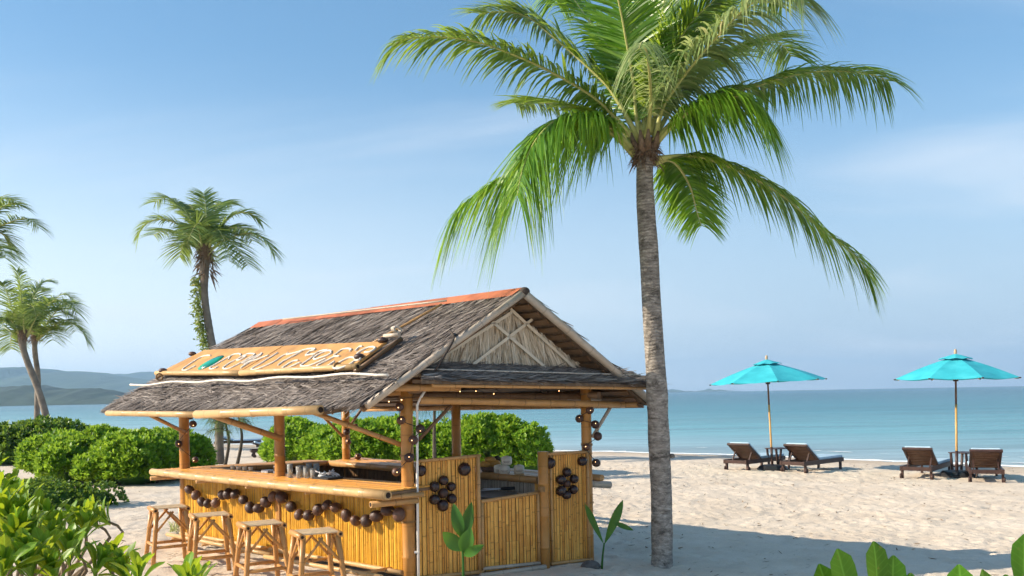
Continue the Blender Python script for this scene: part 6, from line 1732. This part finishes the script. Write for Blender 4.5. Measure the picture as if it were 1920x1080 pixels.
def fore_shrub(label, spots, L, seed, n=15, pull=(0, 0)):
    g = np.random.default_rng(seed)
    c0 = np.mean([s for s in spots], 0)
    t = thing("foreground_shrub", label, "shrub", (c0[0], c0[1], 0.0), "large-leaved shrubs in the foreground")
    for s in spots:
        ax = (g.normal() * 0.22 - 0.05, g.normal() * 0.2 - 0.12, 1.0)
        whorl(t, V3(s), ax, n, L, g, -0.05, pull)
fore_shrub("bright large-leaved shrub filling the lower left corner", FORE_L1, 0.155, 401)
fore_shrub("large-leaved shrub branch reaching right over the sand at lower left", FORE_L2, 0.15, 402, 15, (-0.22, 0.0))
fore_shrub("few large green leaf tips at the bottom edge before the stools", FORE_C, 0.13, 403, 9)
t = thing("foreground_shrub", "row of large upright green leaves along the bottom right edge", "shrub", (FORE_R[4][0][0], FORE_R[4][0][1], 0.0), "large-leaved shrubs in the foreground")
g = np.random.default_rng(404)
for base, tip in FORE_R:
    b, q = V3(base), V3(tip); D = unit(q - b); ll = float(np.linalg.norm(q - b))
    face = unit(V3((g.normal() * 0.35 - 0.1, -1.0, 0.25))); S = unit(np.cross(face, D)); N_ = np.cross(D, S)
    o = bpy.data.objects.new("leaf", LEAVES_SHADED[int(g.integers(4))]); COL.objects.link(o)
    o.parent = t; o.matrix_parent_inverse = parent_world(t).inverted()
    o.matrix_basis = Matrix.Translation(b) @ Matrix(((D[0], S[0], N_[0], 0), (D[1], S[1], N_[1], 0), (D[2], S[2], N_[2], 0), (0, 0, 0, 1))) @ Matrix.Diagonal((ll, ll * 1.02, ll * 0.6, 1))
for k0, k1 in ((0, 5), (5, 9)):
    c = np.mean([V3(b) for b, _ in FORE_R[k0:k1]], 0)
    for base, _ in FORE_R[k0:k1]:
        m_ = MB(); m_.tube(spline([V3(base), V3(base) * 0.4 + c * 0.6 + np.array([0, 0, -0.12]), c + np.array([0, 0, -0.45])], 8), np.linspace(0.006, 0.010, 8), 6); m_.build("stem", "stem_brown", t)
    m_ = MB(); m_.tube(spline([c + np.array([0, 0, -0.40]), c + np.array([0.02, 0.02, -0.8]), (c[0], c[1] + 0.03, -0.08)], 8), np.linspace(0.012, 0.02, 8), 7); m_.build("stem", "stem_brown", t)

# ------------------------------------------------------------------ dry twigs, leaf bits and shell on the sand
g = np.random.default_rng(500); N = 2600
lx = np.where(g.random(N) < 0.7, g.uniform(1.2, 16, N), g.uniform(-9, 2, N)); ly = g.uniform(9.3, 27, N)
lz = ground_z(lx, ly)
keep = (shore_d(lx, ly) > 1.0); lx, ly = lx[keep], ly[keep]; N = len(lx)
ix = np.clip(np.searchsorted(xs, lx), 0, len(xs) - 1); iy = np.clip(np.searchsorted(ys, ly), 0, len(ys) - 1)
lz = Z[ix, iy] + 0.006
a = g.uniform(0, 6.28, N)
D = np.stack([np.cos(a), np.sin(a), g.uniform(-0.1, 0.25, N)], 1)
v = blades(np.stack([lx, ly, lz], 1), D, np.stack([-np.sin(a), np.cos(a), g.normal(size=N) * 0.4], 1), g.uniform(0.02, 0.10, N), g.uniform(0.006, 0.03, N), ((0, 0.5), (0.5, 1), (1, 0.3)), np.array([0, 0, 0.12]))
stuff(tag(link("beach_litter", raw_mesh("beach_litter", *v, "litter")), "scattered dry twigs and leaf bits on the sand", "litter"))

# ------------------------------------------------------------------ haze over the bay
hz = MB(); hz.box((0, 2450, 80), (18400, 5300, 190))
me = hz.mesh("haze", "foam")
hm = bpy.data.materials.new("haze_air"); hm.use_nodes = True
hn, hl = hm.node_tree.nodes, hm.node_tree.links
for nd in list(hn):
    if nd.type == 'BSDF_PRINCIPLED': hn.remove(nd)
pv = hn.new("ShaderNodeVolumePrincipled")
pv.inputs['Color'].default_value = (0.44, 0.70, 1.0, 1)
pv.inputs['Density'].default_value = HAZE
pv.inputs['Anisotropy'].default_value = 0.1
hl.new(pv.outputs[0], hn["Material Output"].inputs['Volume'])
me.materials.clear(); me.materials.append(hm)
hzo = link("haze", me)
stuff(tag(hzo, "thin blue sea haze over the bay", "haze"))
